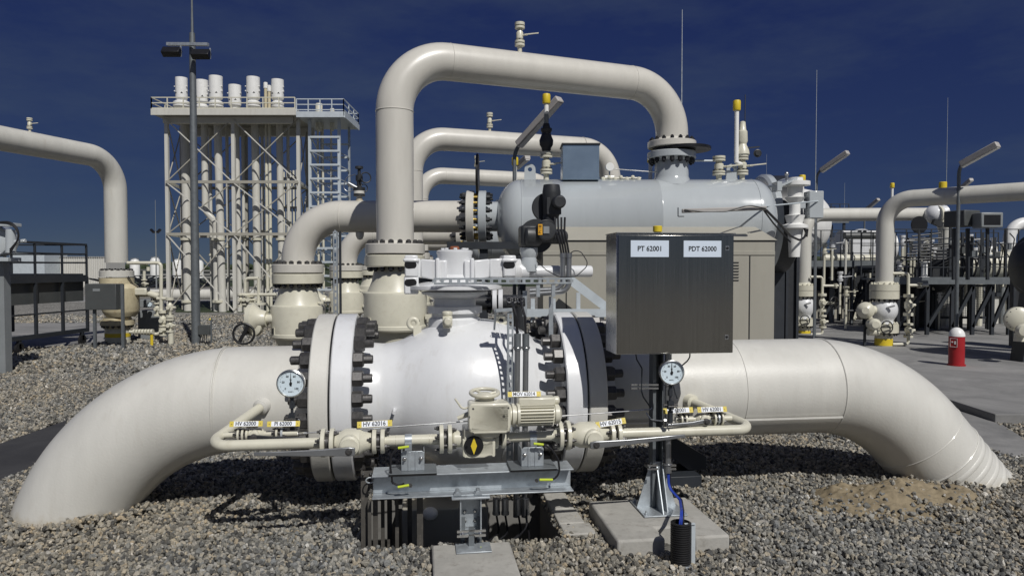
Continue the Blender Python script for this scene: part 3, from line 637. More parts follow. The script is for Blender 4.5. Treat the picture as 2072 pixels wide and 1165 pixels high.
# pipe ends
pl = thing('bypass_pipe', tuple(LP(415,898,BO)), 'thin cream bypass pipe elbowing from the left thick pipe to the HV 62016 valve', 'pipe')
A0 = LP(527,822,.36); A1 = LP(412,899,BO); sA = S(650,BO)
b = MB(); b.tube(fillet([A0-(A1-A0).normalized()*.08, A1+V((0,0,BZ-A1.z)), L(sA,BO,BZ)], .085, 12), BR, 24); b.build('pipe', 'cream', pl)
b = MB(); dd = (A1-A0).normalized(); b.rev([(-.09,.06),(-.03,.052),(.02,.05),(.03,.034)], A0, dd, 28); b.build('weld_boss', 'pipe', pl)
pr = thing('bypass_pipe', tuple(LP(1530,876,BO)), 'thin cream bypass pipe elbowing from the right thick pipe, right of the HV 62015 valve', 'pipe')
C0 = LP(1400,812,.36); C1 = L(S(1535,BO),BO,BZ); sC = S(1252,BO)
b = MB(); b.tube(fillet([L(sC,BO,BZ), C1, C0-(C1-C0).normalized()*.08], .085, 12), BR, 24); b.build('pipe', 'cream', pr)
b = MB(); b.rev([(-.09,.06),(-.03,.052),(.02,.05),(.03,.034)], C0, (C1-C0).normalized(), 28); b.build('weld_boss', 'cream', pr)
# lever valve left
v1 = thing('lever_valve', tuple(L(S(712,BO),BO,BZ)), 'cream lever valve tagged HV 62016, its steel lever pointing left', 'valve', 'cream lever valves on the thin bypass pipes')
fpair(pl, v1, 652, 670, .082, 4)
s0, s1 = S(676,BO), S(752,BO)
b = MB(); b.rev([(s0,.05),(s0+.03,.062),(s0+.06,.078),(s0+.14,.078),(s1-.05,.06),(s1,.045)], L(0,BO,BZ), UX, 36); hb = L(S(708,BO),BO,BZ-.002); b.rev([(.03,.062),(.095,.056),(.10,.045),(.115,.045)], hb, UN, 32); b.build('valve_body', 'cream', v1)
lever(v1, hb+UN*.135+UZ*-.02, LP(510,917,BO+.14))
nametag(v1, L(S(757,BO),BO+.02,BZ+.105), .20, .036, 'HV 62016', rise=.03)
# middle spool with clamp
sp = thing('bypass_spool', tuple(L(S(830,BO),BO,BZ)), 'short cream pipe piece clamped on the beam, between HV 62016 and the motor valve', 'pipe')
fpair(v1, sp, 756, 773, .072, 4)
b = MB(); b.cyl(L(S(776,BO),BO,BZ), L(S(892,BO),BO,BZ), BR, 24); b.torus(L(S(800,BO),BO,BZ), UX, BR, .0025, 24, 6); b.torus(L(S(868,BO),BO,BZ), UX, BR, .0025, 24, 6); b.build('pipe', 'cream', sp)
# motor valve
mv = thing('motor_valve', tuple(L(S(966,BO),BO,BZ)), 'cream motor driven valve tagged MOV 62014 with handwheel on top and black and yellow dial', 'valve')
fpair(sp, mv, 892, 909, .084, 4)
b = MB(); b.cyl(L(S(914,BO),BO,BZ), L(S(1000,BO),BO,BZ), .05, 28); b.box(L(S(966,BO),BO,BZ-.0), (.18,.13,.15), UX, UN, UZ); b.build('valve_body', 'cream', mv, bevel=.012)
b = MB(); b.prism([(-.095,-.082),(-.06,-.092),(.03,-.092),(.06,-.082),(.095,-.082),(.095,.02),(-.095,.02)], L(S(966,BO),BO+.10,BZ-.002), UX, UZ, -.035); b.box(L(S(966,BO),BO+.075,BZ+.0), (.17,.05,.15), UX, UN, UZ); b.build('gear_cover', 'cream', mv, bevel=.006)
dc = L(S(958,BO+.1),BO+.105,BZ-.018)
b = MB(); b.rev([(0,.056),(.008,.056),(.012,.052),(.012,0)], dc, UN, 40); dl = b.build('indicator_dial', 'black', mv)
b = MB(); b.prism([(0,-.05),(.018,0),(0,.05),(-.018,0)], dc+UN*.0125, UX, UZ, -.002); b.build('diamond', 'yellow', dl)
for k in (-1, 1):
    b = MB(); b.rev([(0,.009),(.008,.009)], L(S(966,BO)+k*.08,BO+.135,BZ-.068), UN, 6); b.build('bolt', 'cream', mv)
ac = L(S(989,1.0),.98,BZ+.145)
b = MB(); w, h, c_ = .122, .088, .035
b.prism([(-w,-h+c_),(-w+c_*.7,-h),(w-c_*.7,-h),(w,-h+c_),(w,h-c_*.5),(w-c_*.4,h),(-w+c_*.4,h),(-w,h-c_*.5)], ac+UN*.075, UX, UZ, -.05)
lidp = b.build('control_lid', 'cream', mv, bevel=.008)
b = MB(); b.box(ac+UN*-.01+UZ*.0, (.235,.17,.165), UX, UN, UZ); b.rev([(0,.07),(.06,.07)], ac-UZ*.12+UN*-.02, UZ, 28); b.build('control_box', 'cream', mv, bevel=.012)
for kx in (-1,1):
    for kz in (-1,1):
        b = MB(); b.rev([(0,.006),(.005,.006)], ac+UN*.126+UX*(kx*.1)+UZ*(kz*.07), UN, 8); b.build('screw', 'bolt', mv)
ma = ac+UX*.115+UZ*.003
b = MB(); b.rev([(0,.055),(.02,.055),(.02,.068),(.035,.068),(.035,.055),(.05,.055),(.05,.068),(.065,.068),(.065,.05),(.27,.05),(.275,.058),(.30,.056),(.315,.03),(.315,0)], ma, UX, 32)
for k in range(22):
    a = 2*math.pi*k/22; d = UN*math.cos(a)+UZ*math.sin(a); b.box(ma+UX*.165+d*.058, (.20,.018,.004), UX, d, UX.cross(d))
b.build('motor', 'cream', mv)
b = MB(); b.box(ma+UX*.17+UZ*.075+UN*-.03, (.22,.09,.05), UX, UN, UZ); b.cyl(ma+UX*.27+UZ*.075+UN*-.03, ma+UX*.31+UZ*.075+UN*-.03, .025, 20); b.build('terminal_box', 'cream', mv, bevel=.01)
hw = L(S(981,.93),.90,0); hz = P(981,796,4.2).z
hc = V((hw.x, hw.y, hz)); hax = (UZ*.97+UN*.12).normalized()
b = MB(); b.torus(hc, hax, .082, .0115, 40, 12)
for k in range(3): a=2*math.pi*k/3+.3; x,y,_=frame(hax); b.tube([hc-hax*.012, hc+(x*math.cos(a)+y*math.sin(a))*.08], .008, 8)
b.build('handwheel', 'cream', mv)
b = MB(); b.cyl(V((hc.x,hc.y,ac.z+.07)), hc, .032, 20, .022); b.rev([(0,.06),(.03,.055),(.045,.03)], V((hc.x,hc.y,ac.z+.08)), UZ, 24); b.build('handwheel_hub', 'cream', mv)
b = MB(); b.tube(fillet([ac-UX*.11+UZ*.06, LP(936,829,.98), LP(920,806,.98)], .03, 6), .006, 10); b.cyl(LP(948,837,.95), LP(925,846,.95), .016, 14, .012); b.build('declutch_lever', 'cream', mv)
nametag(mv, LP(1061,797,.98), .195, .030, 'MOV 62014', rise=-.005)
# right spool, lever valve, end
sq = thing('bypass_spool', tuple(L(S(1090,BO),BO,BZ)), 'short cream pipe piece clamped on the beam, between the motor valve and HV 62015', 'pipe')
fpair(mv, sq, 1003, 1018, .066, 4)
b = MB(); b.cyl(L(S(1022,BO),BO,BZ), L(S(1130,BO),BO,BZ), BR, 24); b.rev([(0,BR),(.035,.045)], L(S(1118,BO),BO,BZ), UX, 24); b.build('pipe', 'cream', sq)
v2 = thing('lever_valve', tuple(L(S(1195,BO),BO,BZ)), 'cream lever valve tagged HV 62015, its long steel lever pointing right', 'valve', 'cream lever valves on the thin bypass pipes')
fpair(sq, v2, 1133, 1149, .088, 6)
s0, s1 = S(1154,BO), S(1236,BO)
b = MB(); b.rev([(s0,.05),(s0+.03,.065),(s0+.06,.078),(s0+.15,.078),(s1-.06,.05),(s1,.036)], L(0,BO,BZ), UX, 36); hb = L(S(1196,BO),BO,BZ-.01); b.rev([(.03,.062),(.095,.056),(.10,.045),(.115,.045)], hb, UN, 32); b.build('valve_body', 'cream', v2)
lever(v2, L(S(1196,BO),BO+.135,BZ-.03), LP(1388,880,BO+.14), .04)
fpair(v2, pr, 1238, 1252, .07, 4)
nametag(v2, LP(1237,855,BO+.03), .185, .036, 'HV 62015', rise=.13)
# small gauge branches
def small_branch(px0, px1, o, z, lv, tagx, tagtxt, lbl, hubx, leverto, fl, tapfrom):
    g = thing('lever_valve', tuple(L(S(hubx,o),o,z)), lbl, 'valve', 'small lever valves beside the gauges')
    b = MB(); b.cyl(L(S(px0,o),o,z), L(S(px1,o),o,z), .018, 18); b.rev([(-.05,.02),(-.03,.036),(.03,.036),(.05,.02)], L(S(hubx,o),o,z), UX, 24); b.rev([(0,.034),(.045,.03),(.05,.02)], L(S(hubx,o),o,z), UN, 22)
    b.tube([L(S(tapfrom,o),o,z), L(S(px0 if abs(tapfrom-px0)<abs(tapfrom-px1) else px1,o),o,z)], .018, 14); b.build('valve_body', 'cream', g)
    for x, R_, mt in fl:
        fdisc(g, S(x,o), R_, .012, o, z, mt)
        bolts(g, L(S(x,o)+.006,o,z), UX, R_*.74, 4, .008, .012, .8, 'bolt', phase=.25); bolts(g, L(S(x,o)-.006,o,z), -UX, R_*.74, 4, .008, .012, .8, 'bolt', phase=.25)
    lever(g, L(S(hubx,o),o+.055,z-.005), leverto, .024, .014, lv, .01)
    nametag(g, *tagtxt)
    return g
zl = LP(520,878,.78).z
gl = small_branch(458, 600, .78, zl, 'dark_grey', 495, (LP(495,857,.82), .185, .032, 'HV 62000', -.01), 'small lever valve tagged HV 62000 with a black lever, left of the left gauge', 514, LP(607,884,.85), [(480,.04,'cream'),(489,.04,'cream'),(497,.034,'cream'),(558,.038,'cream'),(568,.034,'vessel_grey')], 448)
nametag(gl, LP(571,857,.82), .185, .032, 'PI 62000', -.01)
zr = LP(1420,847,.86).z
gr = small_branch(1368, 1475, .86, zr, 'conduit', 0, (LP(1443,828,.90), .19, .034, 'HV 62001', .0), 'small lever valve tagged HV 62001 with a bright lever, right of the cabinet post', 1424, LP(1350,859,.94), [(1379,.038,'cream'),(1388,.04,'cream'),(1446,.044,'cream'),(1454,.038,'galv'),(1461,.044,'cream')], 1482)
nametag(gr, LP(1374,830,.90), .19, .034, 'PI 62001', .02)
def gauge(c, r, zb, ob, lbl):
    g = thing('pressure_gauge', tuple(c), lbl, 'gauge', 'round pressure gauges')
    nn = (UN + V((-.06,0,0))).normalized(); uz = (UZ - nn*UZ.dot(nn)).normalized(); ux = uz.cross(nn)*-1
    if ux.dot(UX) < 0: ux = -ux
    b = MB(); b.rev([(-.05,r*.8),(-.045,r*.93),(0,r*.95),(.004,r*1.03),(.012,r*1.03),(.016,r*.95),(.010,r*.93),(.004,r*.9)], c, nn, 48); b.build('case', 'stainless', g)
    b = MB(); b.rev([(.002,r*.91),(.0045,r*.91)], c, nn, 48); d = b.build('dial', 'dial', g)
    f = c + nn*.0052
    def pol(a, q): return f + ux*(math.sin(a)*q) + uz*(math.cos(a)*q)
    for i in range(0, 51):
        a = R(-135 + 270*i/50); big = i % 10 == 0; mid = i % 5 == 0
        if not (mid or r > 0): continue
        if i % 5 and i % 1 == 0: q0 = r*.78
        else: q0 = r*.70 if big else r*.74
        b2 = MB() if i == 0 else b2; dd = (pol(a,1)-f).normalized(); b2.bar(pol(a,q0), pol(a,r*.82), .0016 if mid else .0007, .0006, up=nn)
    b2.build('scale_marks', 'black', d)
    for i, s in enumerate(('0','20','40','60','80','100')):
        text(s, r*.21, pol(R(-135+54*i), r*.56)+nn*.0004, ux, uz, 'black', d, 'numeral')
    text('bar', r*.13, f+uz*(r*.28), ux, uz, 'black', d)
    text('EN 837-1', r*.10, f-uz*(r*.62), ux, uz, 'black', d)
    b = MB(); f2 = f+nn*.002; b.prism([(-.0042,-.0),(-.002,r*.3),(-.0008,r*.78),(.0008,r*.78),(.002,r*.3),(.0042,0),(.006,-r*.18),(-.006,-r*.18)], f2, ux, uz, -.001 if ux.cross(uz).dot(nn) < 0 else .001); b.rev([(0,.008),(.003,.008)], f2, nn, 16); b.build('needle', 'black', d)
    bz = V((c.x, c.y, 0)) - nn*.02
    b = MB(); x0 = V((bz.x, bz.y, c.z-r*.95)); x1 = V((bz.x, bz.y, zb))
    b.cyl(x0+UZ*.02, x0-UZ*.05, .012, 14); b.cyl(x0-UZ*.04, x0-UZ*.075, .017, 6); b.cyl(x0-UZ*.05, x1, .009, 12); b.box(x0-UZ*.13, (.035,.035,.05), UX, UN, UZ); b.cyl(x1+UZ*.07, x1, .016, 6); b.build('stem', 'dark_steel', g)
    b = MB(); q = x0-UZ*.13; b.cyl(q-UX*.045, q+UX*.045, .007, 10); b.cyl(q+UN*.02, q+UN*.05, .006, 8); b.cyl(q+UN*.05-UX*.03, q+UN*.05+UX*.03, .004, 8); b.build('bleed_valve', 'bolt', g)
    b = MB(); b.tube(fillet([q+UX*.03, q+UX*.045-UZ*.03, q+UX*.03-UZ*.11], .02, 4), .0035, 8); b.build('bleed_tube', 'stainless', g)
    return g
gauge(LP(587,775,.78), .080, zl+.01, .78, 'round pressure gauge standing left of the left black bolt ring, needle straight up')
gauge(LP(1360,753,1.0), .073, zr+.01, .78, 'round pressure gauge close under the stainless cabinet, needle straight up')
b = MB(); im = thing('impulse_line', tuple(LP(880,855,.72)), 'thin steel tube running level in front of the white valve and behind the motor', 'tube')
b.tube([LP(600,877,.76), LP(640,874,.75), LP(940,852,.72), LP(1110,843,.70), LP(1318,828,.70), LP(1323,822,.70)], .0042, 8); b.build('tube', 'stainless', im)
b = MB(); b.cyl(LP(603,877,.76), LP(618,876,.76), .011, 6); b.cyl(LP(577,877,.77), LP(600,877,.76), .013, 8); b.build('fitting', 'stainless', im)
b = MB(); b.tube(fillet([LP(1309,834,.70), LP(1318,848,.72), LP(1340,851,.74), LP(1372,850,.74)], .03, 6), .004, 8); b.cyl(LP(1345,850,.74), LP(1362,850,.74), .010, 6); b.box(LP(1325,832,.70), (.02,.012,.09), UX, UN, UZ); b.build('fitting', 'stainless', im)
# ---- support beam, post, brackets
bm_ = thing('support_beam', tuple(L(S(955,.95),.95,.40)), 'galvanised steel beam on a bolted post carrying the thin bypass pipe', 'beam')
sa, sb = S(752,.95), S(1156,.95)
b = MB(); b.lbox(sa,sb,.84,1.03,.463,.471); b.lbox(sa,sb,.932,.939,.345,.463); b.lbox(sa,sb,.84,1.03,.337,.345); b.build('i_beam', 'galv', bm_, bevel=.002)
for px in (925, 967):
    b = MB(); c = L(S(px,1.03),1.01,.345); b.rev([(0,.02),(.014,.02),(.016,.012),(.03,.012)], c, UZ, 6); b.box(c+UN*.008+UZ*.004, (.045,.04,.008), UX, UN, UZ); b.build('beam_clamp', 'galv', bm_)
sc = S(951,1.0)
b = MB(); b.lbox(sc-.11,sc+.11,.92,1.06,.325,.336); b.build('head_plate', 'galv', bm_, bevel=.002)
b = MB(); b.lbox(sc-.062,sc-.055,.94,1.04,.12,.324); b.lbox(sc+.055,sc+.062,.94,1.04,.12,.324); b.lbox(sc-.055,sc+.055,.94,.947,.12,.324); b.lbox(sc-.055,sc+.055,.96,1.04,.118,.124); b.build('post', 'galv', bm_)
b = MB(); b.lbox(sc-.056,sc-.030,.985,.992,.02,.20); b.lbox(sc+.040,sc+.066,.985,.992,.02,.20); b.lbox(sc-.015,sc+.017,1.06,1.072,.035,.17); b.build('lower_rail', 'galv_dull', bm_)
for kz in (.150,.124):
    b = MB(); b.bar(L(sc-.082,1.075,kz), L(sc-.020,1.075,kz), .016, .013); b.bar(L(sc+.020,1.075,kz), L(sc+.082,1.075,kz), .016, .013); b.bar(L(sc-.03,1.066,kz), L(sc+.03,1.066,kz), .012, .01); b.build('clamp_bar', 'stainless', bm_)
for kx in (-1,1):
    b = MB(); b.rev([(0,.011),(.012,.011),(.018,.005),(.03,.005)], L(sc+kx*.05,1.075,.137), UN, 6); b.build('bolt', 'stainless', bm_)
    b = MB(); b.rev([(0,.011),(.008,.011),(.012,.006)], L(sc+kx*.03,.948,.22), UN, 6); b.rev([(0,.011),(.008,.011),(.012,.006)], L(sc+kx*.03,.948,.165), UN, 6); b.build('bolt', 'stainless', bm_)
b = MB(); b.lbox(sc-.09,sc+.11,1.02,1.16,.0535,.062); b.build('base_plate', 'galv', bm_, bevel=.002)
bk = thing('foundation_block', tuple(L(sc,1.2,0)), 'small pale concrete block at the bottom edge under the beam post', 'block')
b = MB(); b.lbox(S(872,1.1),S(1036,1.1),1.0,1.64,-.05,.052); b.build('block', 'concrete', bk, bevel=.012)
for i, px in enumerate((834, 1076)):
    g = thing('pipe_clamp', tuple(L(S(px,BO),BO,.47)), ('galvanised pipe clamp bracket on the beam, left of the motor valve', 'galvanised pipe clamp bracket on the beam, right of the motor valve')[i], 'clamp', 'clamp brackets on the beam')
    s = S(px, .97); b = MB()
    b.prism([(-.066,0),(.066,0),(.066,.10),(.052,.112),(-.052,.112),(-.066,.10)], L(s,1.0,.489), UX, UZ, .005); b.lbox(s-.066,s-.061,.86,1.0,.489,.592); b.lbox(s+.061,s+.066,.86,1.0,.489,.592)
    for k in (-.028,.012): b.lbox(s+k,s+k+.016,1.0,1.010,.489,.6)
    b.build('bracket', 'galv', g, bevel=.002)
    b = MB(); b.lbox(s-.135,s+.135,.865,1.06,.483,.489); b.build('foot_plate', 'galv_dull', g, bevel=.002)
    b = MB(); b.lbox(s-.135,s+.135,.865,1.055,.4715,.4825); b.build('rubber_pad', 'rubber', g)
    sx = S(825 if i == 0 else 1078, BO); b = MB(); b.cyl(L(sx-.02,BO,BZ), L(sx+.02,BO,BZ), BR+.005, 28); b.lbox(sx-.02,sx+.02,BO+.02,BO+.045,BZ-.05,BZ-.01); b.build('strap', 'galv', g)
    for k in (-1,1):
        b = MB(); b.rev([(0,.013),(.010,.013),(.012,.007),(.03,.007)], L(s+k*.047,1.002,.56), UN, 6); b.build('bolt', 'stainless', g)
for i in range(2):
    g = thing('earth_cable', tuple(L(S((800,1100)[i],1.0),1.0,.45)), ('black earth cable with green and yellow ends looping onto the left end of the beam', 'black earth cable with green and yellow ends looping onto the right end of the beam')[i], 'cable', 'earth cables on the beam')
    pts = ([(826,903),(806,905),(790,918),(788,945),(792,975),(800,988),(806,984)], [(1080,897),(1100,898),(1117,908),(1130,928),(1133,950),(1128,966),(1115,970)])[i]
    b = MB(); b.tube(fillet([LP(x,y,1.045) for x,y in pts], .05, 5), .0058, 10); b.build('cable', 'cable', g)
    y1, y2 = ((826,903),(804,906)), ((803,985),(826,981))
    if i: y1, y2 = ((1080,897),(1100,899)), ((1092,970),(1119,970))
    for q in (y1, y2):
        b = MB(); b.tube([LP(*q[0],1.05), LP(*q[1],1.05)], .0075, 10); b.build('cable_end', 'green_yellow', g)
    b = MB(); b.rev([(0,.011),(.012,.011)], LP(*(829,981) if i == 0 else (1086,971), 1.03), UN, 6); b.build('lug', 'bolt', g)
g = thing('earth_cable', tuple(L(sc+.08,1.1,.1)), 'short earth cable with green and yellow end looping down the beam post', 'cable', 'earth cables on the beam')
b = MB(); b.tube(fillet([LP(966,1107,1.09), LP(985,1110,1.09), LP(995,1125,1.09), LP(992,1145,1.1), LP(978,1153,1.1), LP(962,1150,1.1)], .04, 5), .005, 8); b.build('cable', 'cable', g)
b = MB(); b.tube([LP(971,1107,1.092), LP(983,1110,1.092), LP(989,1116,1.092)], .0062, 8); b.build('cable_end', 'green_yellow', g)
# ---- frame of flat bars, kerbs and conduits in the pit
fr = thing('bar_rack', tuple(L(-.8,.9,0)), 'rack of dark upright flat steel bars in the pit left of the beam post', 'rack')
for i, (px, w, top, o) in enumerate(((735,.042,.455,.88),(757,.028,.44,.90),(772,.022,.40,.80),(786,.03,.40,.70),(801,.022,.40,.80),(827,.028,.42,.72),(848,.036,.40,.90),(745,.02,.30,.93))):
    s = S(px, o); b = MB(); b.lbox(s-w/2, s+w/2, o-.006, o+.006, -.3, top); b.lbox(s-w/2, s-w/2+.006, o-.05, o-.006, -.3, top); b.build('bar', 'bar_steel', fr, bevel=.001)
b = MB(); b.lbox(S(728,.91), S(812,.91), .905, .912, .435, .470); b.build('cross_bar', 'bar_steel', fr)
for k in range(6):
    b = MB(); b.rev([(0,.009),(.006,.009),(.02,.004)], L(S(733+15.5*k,.913),.912,.456), UN, 6); b.build('bolt', 'stainless', fr)
b = MB(); b.torus(LP(746,971,.95), (UZ+UN*.5), .022, .004, 24, 8); b.build('ring', 'galv', fr)
kb = thing('kerb_stone', tuple(L(.28,.4,0)), 'weathered concrete kerb slabs round the right side of the pit', 'kerb')
b = MB(); b.prism([(S(1072,.1),-.12),(S(1072,.1)+.17,-.12),(.44,-.84),(.20,-.84)], L(0,0,.012), UX, -UN, .035) if False else None
for k, (s0,s1,o0,o1) in enumerate(((.205,.36,.10,.46),(.205,.37,.465,.72),(.205,.40,.725,.90))):
    b = MB(); b.lbox(s0,s1,o0,o1,-.06,.045-.004*k); b.build('slab', 'concrete', kb, bevel=.008)
pd = thing('plinth', tuple(L(-.55,.3,0)), 'cream steel plinth under the white valve with a white plastic cap', 'plinth')
b = MB(); b.lbox(-.78,-.22,.15,.50,-.3,.09); b.build('plinth_block', 'tan', pd, bevel=.01)
b = MB(); b.lbox(-.80,-.20,.10,.14,.10,.16); b.build('timber', 'wood', pd)
b = MB(); b.sph(L(-.60,.55,.08), .05, (0,0,1), 20, 10, .8); b.build('cap', 'white', pd)
b = MB(); b.cyl(L(-.75,.62,-.16), L(-.42,.62,-.16), .03, 16); b.build('pipe', 'conduit', pd)
cg = thing('conduit_bundle', tuple(L(-.02,.6,0)), 'bundle of dark conduits with cables dropping into the pit right of the beam post', 'conduit')
for k, px in enumerate((1004, 1022, 1049, 1064)):
    o = .7+.02*(k%2); b = MB(); b.cyl(LP(px,1008,o), LP(px,1034,o), .022, 14); b.cyl(LP(px,1034,o), LP(px,1040,o), .025, 14); b.build('conduit', 'conduit', cg)
    b = MB(); q = LP(px,1040,o); b.tube(fillet([q, q-UZ*.12+UX*.02, q-UZ*.2-UX*(.1 if k < 3 else -.02), q-UZ*.3-UX*.12], .05, 5), .0065, 8); b.build('cable', 'cable', cg)
b = MB(); b.tube(fillet([LP(1066,1030,.75), LP(1066,1066,.8), LP(1045,1090,.8), LP(1036,1092,.8)], .06, 6), .006, 8); b.build('cable', 'cable', cg)
# ---- instrument cabinet on its post and slab
ca = thing('instrument_cabinet', tuple(L(S(1336,.70),.70,.10)), 'brushed stainless cabinet with white PT 62001 and PDT 62000 labels, on a galvanised post', 'cabinet')
c0_, c1_ = S(1248,.93), S(1485,.93); zt_, zb_ = P(1300,473,4.37).z, P(1300,715,4.37).z
b = MB(); b.lbox(c0_,c1_,.68,.925,zb_,zt_); b.build('housing', 'stainless', ca, bevel=.004)
b = MB(); b.lbox(c0_+.006,c1_-.006,.927,.938,zb_+.006,zt_-.010); door = b.build('door', 'brushed', ca, bevel=.003)
b = MB(); b.lbox(c0_-.004,c1_+.004,.68,.944,zt_+.0005,zt_+.005); b.build('drip_lip', 'stainless', ca)
for xa, xb, s in ((1276,1353,'PT 62001'),(1383,1459,'PDT 62000')):
    s0, s1 = S(xa,.94), S(xb,.94); za, zb2 = P(xa,520,4.37).z, P(xa,487,4.37).z
    b = MB(); b.lbox(s0,s1,.9385,.9405,za,zb2); lb = b.build('label_plate', 'label_white', ca)
    text(s, .043 if len(s) < 9 else .0415, L((s0+s1)/2,.9412,(za+zb2)/2-.001), UX, UZ, 'black', lb, sx=.93)
for py in (502, 682):
    cc = L(S(1471,.94),.94,P(1471,py,4.37).z); b = MB(); b.box(cc, (.024,.004,.028), UX, UN, UZ); lt = b.build('latch', 'stainless', ca); b = MB(); b.rev([(0,.008),(.004,.008)], cc+UN*.002, UN, 16); b.build('keyhole', 'black', lt)
s = S(1336,.70); b = MB(); b.lbox(s-.05,s-.043,.64,.72,.11,zb_+.05); b.lbox(s+.012,s+.019,.64,.72,.11,zb_+.05); b.lbox(s-.043,s+.012,.64,.648,.11,zb_+.05); b.lbox(s-.043,s-.03,.70,.72,.11,zb_+.05); b.build('post', 'galv_dull', ca)
b = MB(); b.cyl(L(s+.045,.735,.36), L(s+.045,.735,zb_+.05), .021, 18); b.cyl(L(s+.045,.735,.365), L(s+.045,.735,.34), .024, 18); b.build('conduit', 'conduit', ca)
zg = .40
b = MB(); b.prism([(-.135,0),(.125,0),(.03,zg-.11),(-.045,zg-.11)], L(s-.01,.69,.112), UX, UZ, .006); b.prism([(0,0),(.15,0),(.02,zg-.13),(0,zg-.13)], L(s-.018,.70,.112), UN, UZ, .006); b.prism([(0,0),(.12,0),(.02,zg-.13),(0,zg-.13)], L(s+.02,.70,.112), UN, UZ, .006); b.build('gusset', 'galv', ca)
b = MB(); b.lbox(s-.15,s+.13,.56,.87,.1025,.112); b.build('base_plate', 'galv', ca, bevel=.002)
for kx in (-.13,.11):
    for ko in (.59,.84):
        b = MB(); b.rev([(0,.012),(.010,.012),(.012,.007),(.025,.007)], L(s+kx,ko,.112), UZ, 6); b.build('anchor_bolt', 'galv', ca)
for py, xs_ in ((778,((1278,1333),)), (785,((1278,1333),)), (941,((1312,1333),(1349,1370))), (948,((1312,1333),(1349,1370)))):
    for xa, xb in xs_:
        b = MB(); b.bar(LP(xa,py,.74), LP(xb,py,.74), .014, .011); b.build('clamp_rod', 'stainless', ca)
for py in (783, 947):
    b = MB(); b.torus(L(s+.045,.735,P(1346,py,4.45).z), UZ, .024, .005, 20, 8); b.build('clamp_ring', 'stainless', ca)
for pts in ([(1287,714),(1289,727),(1300,745),(1299,790),(1303,803),(1318,824)], [(1348,712),(1348,735)], [(1397,714),(1397,722),(1392,730),(1378,742),(1368,748)], [(1361,770),(1368,795),(1372,806)]):
    b = MB(); b.tube(fillet([LP(x,y,.78) for x,y in pts], .03, 4), .0045, 8); b.build('tube_line', 'dark_steel', ca)
sl_ = thing('foundation_slab', tuple(L(.9,.8,0)), 'pale concrete foundation slab with a front notch, under the cabinet post', 'slab')
sA_, sB_ = S(1252,1.2), S(1482,1.2); nA, nB = S(1350,1.2), S(1410,1.2)
b = MB(); b.prism([(sA_,-1.2),(nA,-1.2),(nA,-1.02),(nB,-1.02),(nB,-1.2),(sB_,-1.2),(sB_,-.50),(sA_,-.50)], L(0,0,-.05), UX, -UN, .15); b.build('slab', 'concrete', sl_, bevel=.014)
cn = G(1379,1147); cn = V((cn.x, cn.y+.02, 0))
cc_ = thing('corrugated_conduit', tuple(cn), 'black corrugated conduit stub with blue cables, standing in the notch of the slab', 'conduit')
b = MB(); pf = []
for k in range(19): z = .01+k*.0125; pf += [(z,.052),(z+.003,.057),(z+.007,.057),(z+.010,.052)]
b.rev(pf+[(pf[-1][0]+.002,.046),(pf[-1][0]-.03,.045)], cn, UZ, 36); b.build('corrugated_tube', 'rubber', cc_)
b = MB(); b.rev([(0,.056),(.018,.056),(.02,.05)], cn, UZ, 32); b.torus(cn+UZ*.012, UZ, .057, .003, 32, 6); b.build('hose_clamp', 'galv', cc_)
b = MB(); b.box(cn+UX*.072+UZ*.11+UN*.0, (.022,.004,.24), UX, UN, UZ); b.box(cn+UX*.05+UZ*.232, (.06,.02,.006), UX, UN, UZ); b.build('steel_strip', 'galv_pale', cc_)
for k in range(3):
    top = L(s+.04+.008*k,.745,.365); b = MB(); b.tube(fillet([top, top-UZ*.12+UX*.005, L(s+.08+.008*k,.85,.20), cn+UZ*.30+UX*(.0+.008*k), cn+UZ*.22+UX*(-.01+.012*k)], .06, 7), .005, 8); b.build('cable', 'blue_cable' if k < 2 else 'cable', cc_)
# pipe support behind the right pipe
ps = thing('pipe_support', tuple(L(1.1,-.2,0)), 'dark grey steel saddle support under the right thick pipe', 'support')
b = MB(); q0 = L(S(1340,-.1),-.1,.42); b.prism([(0,0),(.36,-.22),(.36,-.32),(.22,-.32),(-.02,-.14)], q0, UX, UZ, -.25); b.lbox(1.08,1.42,-.3,.05,.0,.10); b.build('saddle', 'dark_steel', ps, bevel=.004)
# ---------------------------------------------------------------- first row of loops, valves and vessel (copied twice further back)
def small_valve(parent, base, h, r=.045, mat='cream', ax=(0,0,1), n=16, bl=True):
    """stub, lower flange, barrel body, upper flange, cap"""
    b = MB(); u = h
    pr = [(0,r*.45),(u*.22,r*.45),(u*.25,r*.5)]
    b.rev(pr, base, ax, n); b.rev([(u*.40,r*.5),(u*.45,r*.72),(u*.62,r*.72),(u*.68,r*.5),(u*.75,r*.5)], base, ax, n)
    parts = b.build('valve_body', mat, parent)
    for a, c in ((.24,.30),(.33,.39),(.74,.80),(.83,.91)):
        b = MB(); b.rev([(u*a,r),(u*c,r)], base, ax, n); b.build('flange', mat, parent)
    A_ = V(ax)
    if bl:
        b = MB()
        for q in (.30, .39, .80): bolts_mb(b, V(base)+A_.normalized()*(u*q), ax, r*.8, 6, r*.16, r*.25)
        b.build('bolt_ring', 'bolt', parent)
    b = MB(); b.cyl(V(base)+A_*(u*.53), V(base)+A_*(u*.53)+V((.5,-.3,0)).normalized()*r*1.8, r*.18, 8); b.bar(V(base)+A_*(u*.53)+V((.5,-.3,0)).normalized()*r*1.8-V((r*.6,0,0)), V(base)+A_*(u*.53)+V((.5,-.3,0)).normalized()*r*1.8+V((r*2.2,0,r*.3)), r*.2); b.build('handle', mat, parent)
